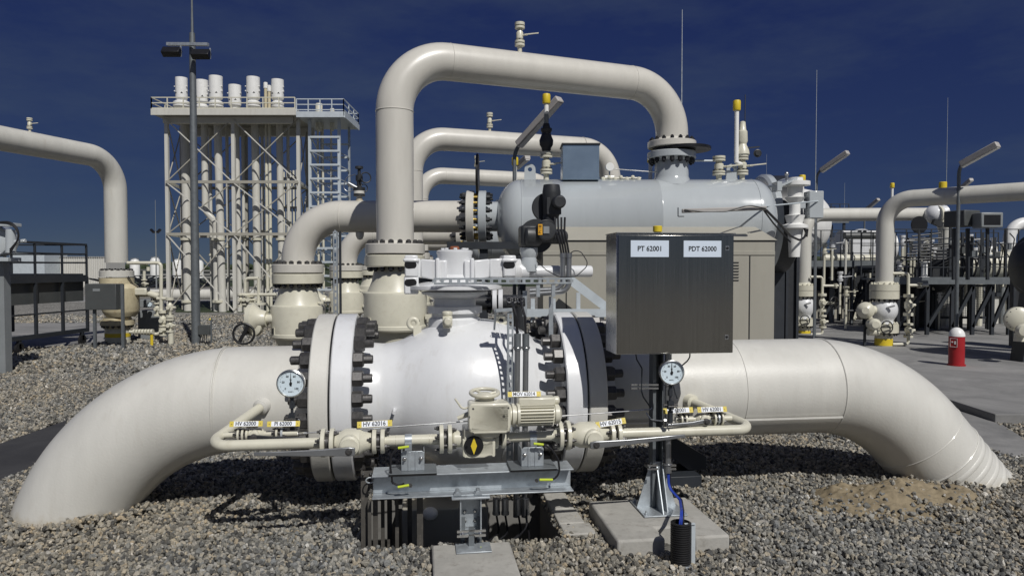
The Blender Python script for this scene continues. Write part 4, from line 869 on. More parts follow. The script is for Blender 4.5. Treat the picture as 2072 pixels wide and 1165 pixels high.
def cap_vent(parent, x, y, z0, z1, r=.03, capr=.048, caph=.12, pipe='white'):
    b = MB(); b.cyl((x,y,z0), (x,y,z1-caph), r, 14); b.build('vent_pipe', pipe, parent)
    b = MB(); b.rev([(z1-caph,capr*.9),(z1-caph+.01,capr),(z1-.02,capr),(z1-.005,capr*.9),(z1,capr*.6),(z1,0)], (x,y,0), (0,0,1), 18); b.build('vent_cap', 'yellow', parent)
LR = .203
def loop(lbl, ext=0):
    t = thing('loop_pipe', (-1.276,7.84,1.9), lbl, 'pipe', 'tall loop pipes standing in a row')
    pts = fillet([(-1.276,7.84,1.905),(-1.276,7.84,3.94),(2.04+ext,9.2,3.94),(2.04+ext,9.2,3.18)], .60, 18)
    b = MB(); b.tube(pts, LR, 48); b.build('pipe', 'loop', t)
    d = V((3.316,1.36,0)).normalized()
    b = MB(); b.torus((-1.276,7.84,3.34), UZ, LR, .006, 48, 6); b.build('weld_seam', 'loop', t)
    b = MB(); b.torus(V((-1.276,7.84,3.94))+d*.62, d, LR, .004, 48, 6); b.build('weld_seam', 'loop', t)
    b = MB(); b.torus(V((2.04+ext,9.2,3.94))-d*.62, d, LR, .004, 48, 6); b.build('weld_seam', 'loop', t)
    b = MB(); b.disc((-1.276,7.84,1.85), UZ, .322, .11, 48); b.rev([(1.90,.26),(1.94,LR)], (-1.276,7.84,0), UZ, 40); b.build('flange', 'loop', t)
    bolts(t, (-1.276,7.84,1.905), UZ, .275, 18, .031, .035, .15, 'bolt', 'bolt')
    b = MB(); b.disc((2.04+ext,9.2,3.21), UZ, .305, .08, 48); b.rev([(3.25,.25),(3.29,LR)], (2.04+ext,9.2,0), UZ, 40); b.build('flange', 'loop', t)
    bolts(t, (2.04+ext,9.2,3.25), UZ, .262, 16, .026, .035, .3, 'bolt', 'bolt_black')
    v = thing('vent_valve', (-.02,8.355,4.14), lbl.replace('cream loop pipe', 'small vent valve on top of the cream loop pipe').split(',')[0]+lbl[lbl.index(','):] if ',' in lbl else 'small vent valve on the loop pipe', 'valve', 'small vent valves on the loop pipes')
    small_valve(v, (.09,8.40,4.12), .40, .058)
    return [t, v]
def gate_body(parent, x, y, dz=0):
    b = MB(); b.rev([(.96,.20),(.965,.335),(.985,.348),(1.02,.348),(1.03,.340),(1.35,.340),(1.375,.335),(1.39,.30),(1.50,.255),(1.60,.235),(1.655,.225)], (x,y,dz), UZ, 64); b.rev([(.80,.24),(.84,.24),(.965,.30)], (x,y,dz), UZ, 48); b.build('valve_body', 'cream', parent)
    b = MB(); b.disc((x,y,1.72+dz), UZ, .322, .125, 48); b.build('flange', 'cream', parent)
    b = MB(); b.disc((x,y,1.7895+dz), UZ, .30, .012, 48); b.build('gasket', 'black', parent)
    bolts(parent, (x,y,1.655+dz), -UZ, .275, 18, .031, .035, .3, 'bolt', 'bolt_black')
    b = MB(); b.disc((x,y,.74+dz), UZ, .322, .11, 48); b.build('flange', 'cream', parent)
    bolts(parent, (x,y,.795+dz), UZ, .275, 18, .031, .035, .3, 'bolt', 'bolt')
    b = MB(); b.cyl((x,y,-.1), (x,y,.70+dz), .2, 32); b.rev([(.60+dz,.322),(.67+dz,.322)], (x,y,0), UZ, 40); b.build('riser', 'pipe_far', parent)
    b = MB(); b.box((x-.24,y-.245,1.07+dz), (.05,.01,.09), (.75,-.66,0), (.66,.75,0)); pl = b.build('number_plate', 'cream', parent)
    b = MB(); b.box((x-.247,y-.252,1.07+dz), (.034,.006,.07), (.75,-.66,0), (.66,.75,0)); b.build('plate_text', 'dark_grey', pl)
    for px_ in (.36,):
        b = MB(); b.box((x+px_,y-.1,1.42+dz), (.16,.02,.03)); b.box((x+px_+.05,y-.1,1.12+dz), (.14,.06,.05)); b.box((x+px_+.10,y-.12,1.10+dz), (.03,.05,.13)); b.build('bracket', 'cream', parent)
def row_valves(l1, l2):
    t = thing('upright_valve', (-1.276,7.84,0), l1, 'valve', 'upright barrel valves in rows'); gate_body(t, -1.276, 7.84)
    t2 = thing('upright_valve', (-2.747,9.2,0), l2, 'valve', 'upright barrel valves in rows'); gate_body(t2, -2.747, 9.2, -.215)
    # hand gear at its left
    b = MB(); c = V((-3.10,9.05,1.0)); b.rev([(-.04,.08),(0,.19),(.06,.20),(.09,.17),(.14,.12),(.22,.10)], c-V((.22,0,0)), (1,.0,0), 32); b.rev([(0,.12),(.08,.11),(.1,.07)], c-V((.16,.0,.1)), (0,-1,0), 28); b.cyl(c, c+V((.2,0,0)), .06, 16); b.build('gear_case', 'cream', t2)
    b = MB(); w = V((-3.32,8.85,.83)); b.torus(w, (.15,-1,0), .125, .014, 36, 10); b.bar(w-V((.06,0,.11)), w+V((.06,0,.11)), .04, .02, up=(0,1,0)); b.cyl(w, w+V((.02,.2,.03)), .025, 12); b.build('handwheel', 'rubber', t2)
    return [t, t2]
def arm(lbl):
    t = thing('elbow_pipe', (-2.747,9.2,1.7), lbl, 'pipe', 'cream elbow pipes feeding the vessels')
    pts = fillet([(-2.747,9.2,1.68),(-2.747,9.2,2.30),(-.50,9.2,2.30)], .56, 18)
    b = MB(); b.tube(pts, LR, 48); b.build('pipe', 'loop', t)
    b = MB(); b.torus((-2.18,9.2,2.30), UX*0+V((1,0,0)), LR, .006, 48, 6); b.build('weld_seam', 'loop', t)
    b = MB(); b.disc((-2.747,9.2,1.635), UZ, .322, .11, 48); b.build('flange', 'loop', t); bolts(t, (-2.747,9.2,1.69), UZ, .275, 18, .031, .035, .15, 'bolt', 'bolt')
    b = MB(); b.disc((-.53,9.2,2.30), (1,0,0), .33, .10, 48); b.rev([(-.66,LR),(-.60,.25),(-.58,.27)], (0,9.2,2.30), (1,0,0), 36); b.build('flange', 'loop', t)
    bolts(t, (-.585,9.2,2.30), (-1,0,0), .28, 16, .030, .05, .5, 'bolt', 'bolt_black')
    b = MB()
    for k in range(16):
        a = 2*math.pi*(k+.5)/16; x, y, _ = frame((1,0,0)); c = V((-.48,9.2,2.30))+(x*math.cos(a)+y*math.sin(a))*.28; b.cyl(c, c+V((.09,0,0)), .017, 8)
    b.build('stud', 'brass', t)
    b = MB(); b.rev([(0,.055),(-.05,.05),(-.09,.03),(-.10,0)], (-1.95,9.2,2.10), UZ, 20); b.build('drain_plug', 'pipe', t)
    b = MB(); p = V((-.44,9.2,2.83)); b.disc(p, (1,0,0), .27, .03, 40); b.box((-.44,9.2,2.52), (.03,.12,.14)); b.build('spectacle_blind', 'black', t)
    v = thing('vent_valve', (-1.954,9.2,2.5), lbl.replace('cream elbow pipe', 'dark wheeled vent valve on top of the cream elbow pipe'), 'valve', 'wheeled vent valves on the elbow pipes')
    b = MB(); b.rev([(0,.05),(.06,.035),(.09,.035)], (-1.954,9.2,2.48), UZ, 18); b.rev([(.11,.07),(.15,.07)], (-1.954,9.2,2.48), UZ, 24); b.build('stub', 'pipe', v)
    b = MB(); b.rev([(.08,.072),(.11,.072)], (-1.954,9.2,2.48), UZ, 24); b.rev([(.15,.074),(.19,.074),(.195,.03),(.26,.03),(.28,.045),(.34,.045),(.36,.02),(.42,.02),(.43,.05),(.46,.05),(.46,0)], (-1.954,9.2,2.48), UZ, 24); b.build('valve_body', 'dark_grey', v)
    b = MB(); b.torus((-1.86,9.15,2.79), (.5,-1,0), .065, .008, 28, 8); b.build('handwheel', 'dark_grey', v)
    b = MB(); b.torus((-1.89,9.18,2.66), (.8,-1,0), .05, .006, 28, 8); b.build('handwheel', 'dark_grey', v)
    b = MB(); b.tube(fillet([(-2.0,9.2,2.84),(-2.12,9.2,2.80),(-2.16,9.2,2.66),(-2.08,9.2,2.60),(-1.99,9.2,2.68)], .06, 5), .005, 8); b.cyl((-1.98,9.2,2.66), (-2.09,9.2,2.72), .03, 12); b.build('bleed_loop', 'conduit', v)
    return [t, v]
def vessel(lbl, full=True):
    t = thing('pressure_vessel', (1.6,9.2,0), lbl, 'tank', 'grey pressure vessels in a row'); Y, Z, r = 9.2, 2.25, .52
    pr = [(-.20,0)] + [(.12-.32*math.cos(a), r*math.sin(a)**.8) for a in [math.pi/2*k/14 for k in range(1,15)]] + [(.12,r),(1.82,r),(1.825,r+.003),(1.835,r+.003),(1.84,r),(3.05,r)] + [(3.05+.28*math.sin(a), r*math.cos(a)**.8) for a in [math.pi/2*k/14 for k in range(1,14)]] + [(3.33,0)]
    b = MB(); b.rev(pr, (0,Y,Z), (1,0,0), 96); b.build('shell', 'vessel_grey', t, ang=60)
    b = MB(); b.torus((.12,Y,Z), (1,0,0), r, .006, 80, 6); b.build('weld_seam', 'vessel_grey', t)
    b = MB(); b.torus((3.03,Y,Z), (1,0,0), r, .006, 80, 6); b.build('weld_seam', 'vessel_grey', t)
    b = MB(); b.rev([(-.40,.27),(-.36,.19),(-.33,.19),(-.325,.20),(-.315,.20),(-.31,.19),(.05,.19)], (0,Y,2.30), (1,0,0), 40); b.rev([(3.30,.1),(3.32,.1)], (0,Y,2.3), (1,0,0), 8); b.build('nozzle', 'vessel_grey', t)
    b = MB(); b.disc((-.375,Y,2.30), (1,0,0), .33, .10, 48); b.build('flange', 'vessel_grey', t)
    bolts(t, (-.325,Y,2.30), (1,0,0), .28, 16, .030, .05, .5, 'bolt', 'bolt_black')
    b = MB(); b.rev([(2.68,.30),(2.74,.245),(2.80,.215),(3.0,.212),(3.02,.25),(3.05,.27)], (2.04,Y,0), UZ, 40); b.build('nozzle', 'vessel_grey', t)
    b = MB(); b.disc((2.04,Y,3.075), UZ, .305, .085, 48); b.build('flange', 'vessel_grey', t)
    bolts(t, (2.04,Y,3.03), -UZ, .262, 16, .030, .05, .3, 'bolt', 'bolt_black')
    b = MB(); b.disc((2.20,Y-.03,3.155), UZ, .325, .04, 48); b.disc((2.04,Y,3.145), UZ, .24, .04, 40); b.build('spectacle_blind', 'black', t)
    for x in (.23, 2.81):
        b = MB(); n=16; pl = [(-.075,0)]+[(-.07*math.cos(math.pi*k/n), .16+.07*math.sin(math.pi*k/n)) for k in range(n+1)]+[(.075,0)]
        # plate built as two halves round the hole
        hole=[(.028*math.cos(a),.16+.028*math.sin(a)) for a in [math.pi-math.pi*k/n for k in range(n+1)]]
        b.prism([(-.07,.16)]+[(-.07*math.cos(math.pi*k/n), .16+.07*math.sin(math.pi*k/n)) for k in range(1,n)]+[(.07,.16)]+[(.028*math.cos(math.pi*k/n), .16+.028*math.sin(math.pi*k/n)) for k in range(n+1)], (x,Y+.015,2.74), (1,0,0), UZ, .03)
        b.prism([(-.075,0),(.075,0),(.07,.16)]+[(.028*math.cos(math.pi*k/n), .16-.028*math.sin(math.pi*k/n)) for k in range(n+1)]+[(-.07,.16)], (x,Y+.015,2.74), (1,0,0), UZ, .03)
        b.build('lifting_lug', 'vessel_grey', t)
    return [t]
R1 = loop('cream loop pipe of the front row, tallest of the three')
R1 += row_valves('cream upright barrel valve under the front loop pipe', 'cream upright barrel valve with black handwheel at its left, front row')
R1 += arm('cream elbow pipe of the front row, ending at the grey vessel')
R1 += vessel('glossy grey pressure vessel of the front row, behind the steel cabinet')
lbls = [('cream loop pipe of the middle row, second tallest', 'small vent valve on the middle loop pipe', 'barrel valve under the middle loop pipe, partly hidden by the front row', 'cream barrel valve of the middle row beside the slotted strips', 'cream elbow pipe of the middle row, seen under the front elbow', 'wheeled vent valve on the middle row elbow', 'grey vessel of the middle row, hidden behind the front vessel'),
        ('cream loop pipe of the back row, lowest of the three', 'small vent valve on the lowest, farthest loop pipe', 'barrel valve under the farthest loop pipe', 'farthest cream barrel valve of the elbow pipes', 'cream elbow pipe of the back row, farthest of three', 'wheeled vent valve on the farthest elbow', 'grey vessel of the back row, farthest of the three')]
R1[1]['label'] = 'small vent valve on top of the front loop pipe, highest in the photo'
R1[5]['label'] = 'dark vent valve with handwheels on the front elbow pipe, left of the loop'
for k in (1, 2):
    for i_, (o, lb) in enumerate(zip(R1, lbls[k-1])):
        if k == 1 and i_ == 0:
            lp_ = loop(lb, .38)
            for q_ in lp_[1].children: bpy.data.objects.remove(q_)
            bpy.data.objects.remove(lp_[1]); lp_[0].location = V(lp_[0].location) + V((-.50, 4.85, 0)); continue
        copy_tree(o, (-.50*k, 4.85*k + (.25 if k == 2 else 0), 0), lb)
# vessel top fittings (front row)
VZ = 2.76
t = thing('relief_vent', (.438,9.2,VZ), 'tall vent stack on the front vessel: cream valve, black valve and yellow cap', 'vent', 'yellow capped vents')
small_valve(t, (.438,9.2,VZ-.02), .42, .078); b = MB(); b.rev([(.0,.045),(.03,.06),(.05,.06),(.09,.085),(.15,.09),(.20,.07),(.24,.055),(.27,.072),(.30,.072),(.31,.05),(.36,.04)], (.438,9.2,VZ+.36), UZ, 24); b.build('check_valve', 'dark_grey', t)
b = MB(); b.cyl((.438,9.2,VZ+.70), (.438,9.2,3.60), .03, 14); b.build('lower_pipe', 'grey_paint', t); cap_vent(t, .438, 9.2, 3.60, P(1104,190,9.2).z, .03, .052, .125)
x = P(1453,0,9.2).x; t = thing('vessel_valve', (x,9.2,VZ), 'small cream valve on the grey vessel, left of the right lifting lug', 'valve'); small_valve(t, (x,9.2,VZ-.02), .36, .08); b = MB(); b.cyl((x-.08,9.2,VZ+.25), (x-.33,9.15,VZ+.245), .012, 8); b.build('sight_rod', 'galv_pale', t)
x = P(1500,0,9.2).x; t = thing('relief_valve', (x,9.2,VZ), 'cream relief valve with gauge on the right end of the grey vessel', 'valve'); small_valve(t, (x,9.2,VZ-.02), .38, .075)
b = MB(); b.rev([(0,.06),(.03,.09),(.10,.08),(.14,.055),(.16,.05),(.20,.065),(.32,.06),(.34,.045),(.44,.035),(.45,.02),(.45,0)], (x,9.2,VZ+.30), UZ, 22); b.build('bonnet', 'cream', t); b = MB(); b.torus((x+.16,9.1,VZ+.33), (0,-1,0), .04, .012, 24, 8); b.cyl((x+.16,9.13,VZ+.33), (x+.16,9.08,VZ+.33), .032, 16); b.bar((x,9.15,VZ+.40), (x+.2,9.15,VZ+.42), .015); b.build('hand_gear', 'dark_grey', t)
b = MB(); b.cyl((x+.03,9.2,VZ+.5), (x+.03,9.2,P(0,192,9.2).z), .006, 6); b.build('rod', 'dark_steel', t)
x = P(1488,0,9.15).x; t = thing('vent_stack', (x,9.15,VZ), 'white vent pipe with yellow cap beside the relief valve, right end of vessel', 'vent', 'yellow capped vents'); cap_vent(t, x, 9.15, VZ+.22, P(1488,203,9.15).z, .028, .048, .13); b = MB(); b.tube(fillet([(x,9.15,VZ+.3),(x,9.15,VZ+.22),(x+.07,9.17,VZ+.2)],.04,5), .028, 12); b.build('elbow', 'white', t)
t = thing('instrument_box', (.86,9.05,VZ), 'plain shiny metal box standing on top of the front vessel', 'box'); x0, x1 = P(1138,0,8.95).x, P(1212,0,8.95).x
b = MB(); b.wbox(x0,x1,8.95,9.32,VZ-.02,P(0,293,8.95).z); b.build('box', 'mirror_box', t, bevel=.006); b = MB(); b.wbox(x0-.012,x1+.012,8.935,9.335,P(0,293,8.95).z+.001,P(0,293,8.95).z+.02); b.build('lid', 'dark_grey', t)
x = P(1233,0,9.1).x; t = thing('small_gauge', (x,9.1,VZ), 'small round white gauge on the vessel, right of the metal box', 'gauge'); z = P(0,338,9.1).z
b = MB(); b.disc((x,9.1,z), (0,-1,0), .052, .05, 28); b.build('dial', 'white', t); b = MB(); b.cyl((x,9.12,VZ-.02), (x,9.12,z-.04), .010, 8); b.cyl((x-.06,9.12,z-.12),(x+.06,9.12,z-.12), .012, 8); b.build('stem', 'stainless', t)
b = MB()
for k in range(7): b.sph((x-.08+.075*k,9.12,VZ+.01+.02*(k%2)), .028, (0,0,1), 8, 5)
b.cyl((x-.1,9.12,VZ+.02),(x+.4,9.12,VZ+.02),.012,8); b.build('manifold', 'cream', t)
b = MB(); b.cyl((x+.05,9.15,VZ+.14), (x+.85,9.15,VZ+.08), .006, 6); b.build('capillary', 'stainless', t)
x = P(1315,0,9.7).x; t = thing('vent_stack', (x,9.7,VZ-.3), 'short white vent with yellow cap, left of the loop flange on the vessel', 'vent', 'yellow capped vents'); cap_vent(t, x, 9.7, VZ-.4, P(0,316,9.7).z, .026, .045, .09)
# enclosure under the vessel
t = thing('equipment_housing', (1.6,8.9,0), 'beige sheet metal housing with sloping roof under the front grey vessel', 'housing'); X0, X1, Y0, Y1 = .36, 3.06, 8.35, 10.1; zf, zr_ = P(0,487,8.35).z, P(0,459,8.65).z
b = MB(); b.wbox(X0,X1,Y0,Y1,.05,zf); b.build('wall', 'tan', t, bevel=.006)
b = MB(); q=[V((X0-.02,Y0-.02,zf+.006)),V((X1+.02,Y0-.02,zf+.006)),V((X1+.02,Y1,zf+.006)),V((X0-.02,Y1,zf+.006)),V((X0+.1,Y0+.32,zr_)),V((X1-.12,Y0+.32,zr_)),V((X1-.12,Y1-.3,zr_)),V((X0+.1,Y1-.3,zr_))]; b.add(q, [(3,2,1,0),(0,1,5,4),(1,2,6,5),(2,3,7,6),(3,0,4,7),(4,5,6,7)]); b.build('roof', 'tan', t, smooth=False)
b = MB(); b.wbox(X0-.01,X1+.01,Y0-.008,Y0+.2,zf-.0,zf+.005); b.build('roof_joint', 'black', t)
b = MB(); b.wbox(X0,X1,Y0-.010,Y0-.001,P(0,516,8.35).z,P(0,508,8.35).z); b.build('trim_strip', 'tan', t, bevel=.002)
for px in (1146, 1298, 1517):
    x = P(px,0,8.35).x; b = MB(); b.wbox(x-.006,x+.006,Y0-.006,Y0-.001,.1,P(0,516,8.35).z-.01); b.build('panel_joint', 'dark_grey', t)
x0, x1 = P(1486,0,8.34).x, P(1514,0,8.34).x; b = MB(); b.wbox(P(1380,0,8.34).x,x1,Y0-.012,Y0-.001,.15,P(0,518,8.34).z); b.build('door', 'tan', t, bevel=.004)
b = MB()
for k in range(7): b.wbox(x0-.02,x0+.05,Y0-.02,Y0-.013,P(0,530+6*k,8.34).z-.01,P(0,530+6*k,8.34).z)
b.build('door_grille', 'dark_grey', t)
b = MB(); b.wbox(P(1515,0,8.3).x,P(1515,0,8.3).x+.16,9.0,9.1,zr_,zr_+.05); b.build('roof_handle', 'tan', t)
# galvanised stair frame left of the cabinet
t = thing('stair_frame', (.9,8.1,0), 'galvanised steel stair frame in front of the beige housing', 'stair')
b = MB(); b.bar(P(1150,563,8.1), P(1235,628,8.1), .02, .10); b.build('stringer', 'galv_pale', t)
b = MB(); b.bar(P(1060,633,8.0), P(1240,633,8.0), .02, .09); b.build('landing', 'galv_pale', t)
for px in (1170, 1218, 1120, 1078):
    b = MB(); b.bar(P(px,{1170:592,1218:622,1120:604,1078:604}[px],8.05), V((P(px,0,8.05).x,8.05,0)), .045); b.build('post', 'galv_pale', t)
# pipe piece with flange behind the operator
t = thing('flanged_stub', (.0,7.4,1.3), 'small cream flange pair with dark bolts, between gearbox and conduits behind the white valve', 'pipe'); Yq = 7.4
for px in (1001, 1013):
    b = MB(); b.disc(P(px,610,Yq), (1,0,0), .13, .045, 32); b.build('flange', 'valve_white', t)
bolts(t, P(994,610,Yq), (-1,0,0), .105, 10, .018, .03, .5, 'bolt', 'bolt_black')
b = MB(); b.cyl(P(960,612,Yq), P(1060,612,Yq), .08, 24); b.cyl(P(1052,612,Yq), V((P(1052,0,Yq).x,Yq,0)), .07, 20); b.build('pipe', 'dark_grey', t)
# slotted uprights between the valves
for i, (px, w) in enumerate(((678,.045),(688,.03))):
    t = thing('cable_riser', tuple(P(px,690,8.6)), ('galvanised slotted upright strip between the two front barrel valves', 'thin dark upright strip right beside the slotted strip between the barrel valves')[i], 'cable riser'); p0 = P(px,468,8.6); b = MB()
    if i == 0: perf(b, (p0.x,8.6,0), p0, .05, 26, nrm=(0,-1,0)); b.build('slotted_strip', 'galv', t)
    else: b.bar((p0.x,8.6,0), p0, .025); b.build('strip', 'dark_steel', t)
# dark clutter (supports, cables) between vessel and operator
t = thing('steel_support', (-.1,8.6,0), 'dark steel support frame under the left end of the front grey vessel', 'support')
b = MB(); b.bar((-.35,8.9,0), (-.35,8.9,1.95), .10); b.build('post', 'dark_steel', t)
b = MB(); b.bar((.12,8.9,0), (.12,8.9,1.8), .10); b.build('post', 'dark_steel', t)
b = MB(); b.bar((-.8,8.85,1.92), (.3,8.85,1.92), .09); b.build('cross_beam', 'dark_steel', t)
b = MB(); b.bar((-.9,8.8,1.55), (.4,8.8,1.55), .07); b.build('cross_beam', 'dark_steel', t)
b = MB(); b.bar((-.75,8.9,0), (-.75,8.9,1.9), .07); b.build('post', 'dark_steel', t)
# closure drum and hinge column at the right end of the vessel
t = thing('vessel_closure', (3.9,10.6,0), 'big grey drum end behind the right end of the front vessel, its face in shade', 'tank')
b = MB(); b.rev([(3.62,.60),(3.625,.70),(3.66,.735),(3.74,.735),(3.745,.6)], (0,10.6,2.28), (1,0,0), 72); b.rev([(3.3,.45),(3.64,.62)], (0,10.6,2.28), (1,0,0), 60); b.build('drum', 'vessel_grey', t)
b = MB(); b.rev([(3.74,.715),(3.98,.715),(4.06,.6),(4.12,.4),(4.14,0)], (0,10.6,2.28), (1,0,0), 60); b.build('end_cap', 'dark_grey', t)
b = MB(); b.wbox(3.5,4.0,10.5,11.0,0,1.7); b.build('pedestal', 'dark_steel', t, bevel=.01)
t = thing('closure_hinge', tuple(P(1607,600,9.6)), 'white column with shelf plates and square box at the right end of the grey vessel', 'hinge'); q = P(1607,0,9.6)
def hz_(py): return P(0,py,9.6).z
b = MB(); b.rev([(hz_(520),.07),(hz_(465),.09),(hz_(462),.17),(hz_(456),.17),(hz_(452),.10),(hz_(436),.13),(hz_(434),.07),(hz_(412),.07),(hz_(400),.13),(hz_(398),.09),(hz_(378),.10),(hz_(376),.19),(hz_(368),.19),(hz_(366),.10),(hz_(360),.10),(hz_(359),.0)], (q.x,9.6,0), UZ, 28); b.build('column', 'white', t)
b = MB(); b.bar(P(1567,372,9.4)+UZ*-.03, P(1600,362,9.6), .22, .03); b.box(P(1572,378,9.4), (.06,.2,.12)); b.build('arm', 'vessel_grey', t)
b = MB(); b.box(P(1646,415,9.6), (.19,.2,.36)); b.box(P(1620,415,9.6), (.12,.08,.1)); b.build('gear_box', 'vessel_grey', t, bevel=.01)
b = MB(); b.cyl(P(1592,375,9.5), P(1592,352,9.5), .02, 10); b.sph(P(1592,352,9.5), .03, (0,0,1), 10, 6); b.build('fitting', 'stainless', t)
b = MB(); b.tube(fillet([P(1550,425,8.3), P(1575,450,8.6), P(1600,478,9.2), P(1618,486,9.4), P(1632,478,9.5), P(1634,462,9.5), P(1620,456,9.5)], .15, 6), .015, 8); b.build('cable', 'cable', t)
b = MB(); b.tube(fillet([P(1545,425,8.3), P(1565,452,8.6), P(1588,478,9.0), P(1600,490,9.0)], .15, 6), .010, 8); b.build('cable', 'cable', t)
# tube lamp in front of the vessel with its rod
t = thing('tube_lamp', tuple(P(1460,425,8.2)), 'slim tube lamp with cable hanging in front of the grey vessel, right side', 'lamp', 'slim tube lamps')
b = MB(); b.bar(P(1380,427,8.2), P(1550,421,8.2), .06, .045); b.build('lamp_housing', 'lamp_grey', t, bevel=.008); b = MB(); b.cyl(P(1480,424,8.2), P(1655,407,9.5), .010, 10); b.build('arm', 'galv_pale', t)
b = MB(); b.cyl(P(1372,420,8.2), P(1372,438,8.2), .006, 8); b.bar(P(1372,438,8.2), P(1384,438,8.2), .01); b.build('end_clip', 'dark_steel', t)
b = MB(); b.tube(fillet([P(1385,424,8.16), P(1420,428,8.14), P(1470,428,8.14), P(1515,415,8.14), P(1550,422,8.16)], .3, 6), .008, 8); b.build('cable', 'cable', t)
# ---------------------------------------------------------------- left loop pipe with its valve
xL = P(236,0,15.3).x; pl_ = V((xL,15.3,0)); dL = V((-.26,-1,0)).normalized()
t = thing('loop_pipe', tuple(pl_), 'cream loop pipe at the left edge, coming towards the camera', 'pipe')
rL = .222; zT = 3.94
b = MB(); b.tube(fillet([(xL,15.3,1.75),(xL,15.3,zT),tuple(pl_+dL*9+UZ*zT)], .68, 16), rL, 40); b.build('pipe', 'pipe_far', t)
def zp(py, Y): return P(0, py, Y).z
b = MB(); b.rev([(zp(560,15.3),.335),(zp(548,15.3),.335),(zp(546,15.3),.25)], (xL,15.3,0), UZ, 40); b.build('flange', 'pipe_far', t)
bolts(t, (xL,15.3,zp(548,15.3)), UZ, .285, 16, .032, .04, .2, 'bolt', 'bolt')
v = small_vv = thing('vent_valve', tuple(pl_+dL*1.8+UZ*4.1), 'small vent valve on top of the left edge loop pipe', 'valve', 'small vent valves on the loop pipes'); small_valve(v, tuple(pl_+dL*2.0+UZ*(zT+rL-.02)), .30, .05)
t = thing('upright_valve', tuple(pl_), 'rust stained yellowish barrel valve with yellow band under the left loop pipe', 'valve', 'upright barrel valves in rows')
b = MB(); b.rev([(zp(574,15.3),.335),(zp(562,15.3),.335)], (xL,15.3,0), UZ, 40); b.build('flange', 'cream_old', t)
bolts(t, (xL,15.3,zp(574,15.3)), -UZ, .285, 16, .032, .04, .3, 'bolt', 'bolt_black')
b = MB(); b.rev([(zp(640,15.3),.28),(zp(632,15.3),.34),(zp(628,15.3),.36),(zp(583,15.3),.36),(zp(579,15.3),.33),(zp(574,15.3),.27)], (xL+.08,15.3,0), UZ, 40); b.build('valve_body', 'cream_old', t)
b = MB(); b.rev([(zp(657,15.3),.33),(zp(647,15.3),.33)], (xL,15.3,0), UZ, 40); b.rev([(zp(664,15.3),.27),(zp(642,15.3),.27)], (xL,15.3,0), UZ, 36); b.build('lower_flange', 'cream_old', t); bolts(t, (xL,15.3,zp(657,15.3)), -UZ, .285, 16, .032, .04, .3, 'bolt', 'bolt')
b = MB(); b.cyl((xL,15.3,0), (xL,15.3,zp(660,15.3)), .245, 36); b.build('base_pipe', 'cream', t); b = MB(); b.cyl((xL,15.3,zp(681,15.3)), (xL,15.3,zp(673,15.3)), .249, 36); b.build('yellow_band', 'yellow', t)
t = thing('junction_box', tuple(G(215,697)), 'dark grey junction box on two legs in front of the rusty left valve', 'box'); Yb = 14.2
b = MB(); b.box((P(181,600,Yb)+P(243,600,Yb))/2, (P(243,0,Yb).x-P(181,0,Yb).x, .3, P(0,573,Yb).z-P(0,625,Yb).z)); b.build('box', 'box_grey', t, bevel=.01)
b = MB(); b.box(P(204,586,Yb)-V((0,.153,0)), (.14,.004,.05)); b.build('plate', 'grey_paint', t)
for px in (190, 247):
    b = MB(); q = P(px,0,Yb-.05); b.bar((q.x,Yb-.05,0), (q.x,Yb-.05,zp(575,Yb)), .05); b.build('leg', 'galv_dull', t)
def piping(name, label, cat, Y, lines, mat='cream', valves=(), group=None, r=.03, fl=()):
    t = thing(name, (P(lines[0][0][0],0,Y).x, Y, 0), label, cat, group)
    for ln in lines:
        b = MB(); b.tube(fillet([P(x,y,Y) for x,y in ln], r*2.2, 5), r, 12); b.build('pipe', mat, t)
    for (x,y,h,rr) in valves:
        b = MB(); q = P(x,y,Y); b.rev([(-h/2,rr),(-h/2+h*.14,rr),(-h/2+h*.15,rr*.45),(-h*.2,rr*.5),(-h*.12,rr*.8),(h*.12,rr*.8),(h*.2,rr*.5),(h/2-h*.15,rr*.45),(h/2-h*.14,rr),(h/2,rr)], q, UZ, 16); b.cyl(q, q-V((0,rr*1.3,0)), rr*.5, 12); b.cyl(q, q+V((rr*1.5,0,0)), rr*.3, 8); b.build('valve_body', mat, t)
        b = MB(); bolts_mb(b, q+UZ*(-h/2+h*.14), UZ, rr*.8, 6, rr*.15, rr*.3); bolts_mb(b, q+UZ*(h/2-h*.14), -UZ, rr*.8, 6, rr*.15, rr*.3); b.build('bolt_ring', 'bolt', t)
    return t
t = piping('small_piping', 'thin cream pipework with stacked valves, right of the rusty left valve', 'pipe', 14.9, [[(258,532),(326,532),(326,603),(326,667)],[(344,696),(344,604),(318,604)],[(326,672),(318,676),(262,671)],[(300,540),(300,548)]], valves=[(330,648,.42,.085),(344,622,.42,.08),(344,658,.28,.08),(330,668,.22,.08)], r=.036)
b = MB(); b.rev([(0,.06),(.03,.06),(.3,.035)], (P(344,0,14.9).x,14.9,.05), UZ, 14); b.cyl(V((P(344,0,14.9).x,14.9,0)), V((P(344,0,14.9).x,14.9,zp(668,14.9))), .055, 14); b.build('base_pipe', 'cream', t)
b = MB()
for k in range(7): q = P(272+6*k,671,14.8); b.rev([(-.02,.055),(.02,.055)], q, (1,0,0), 12)
b.build('valve_row', 'cream', t)
b = MB(); q=P(305,0,14.8).x; b.cyl((q,14.8,0),(q,14.8,zp(677,14.8)), .03, 10); b.build('stub_pipe', 'yellow', t)
t = thing('grey_cabinet', tuple(G(296,690)), 'grey metal cabinet in two parts with small blue dial behind the thin left pipework', 'cabinet')
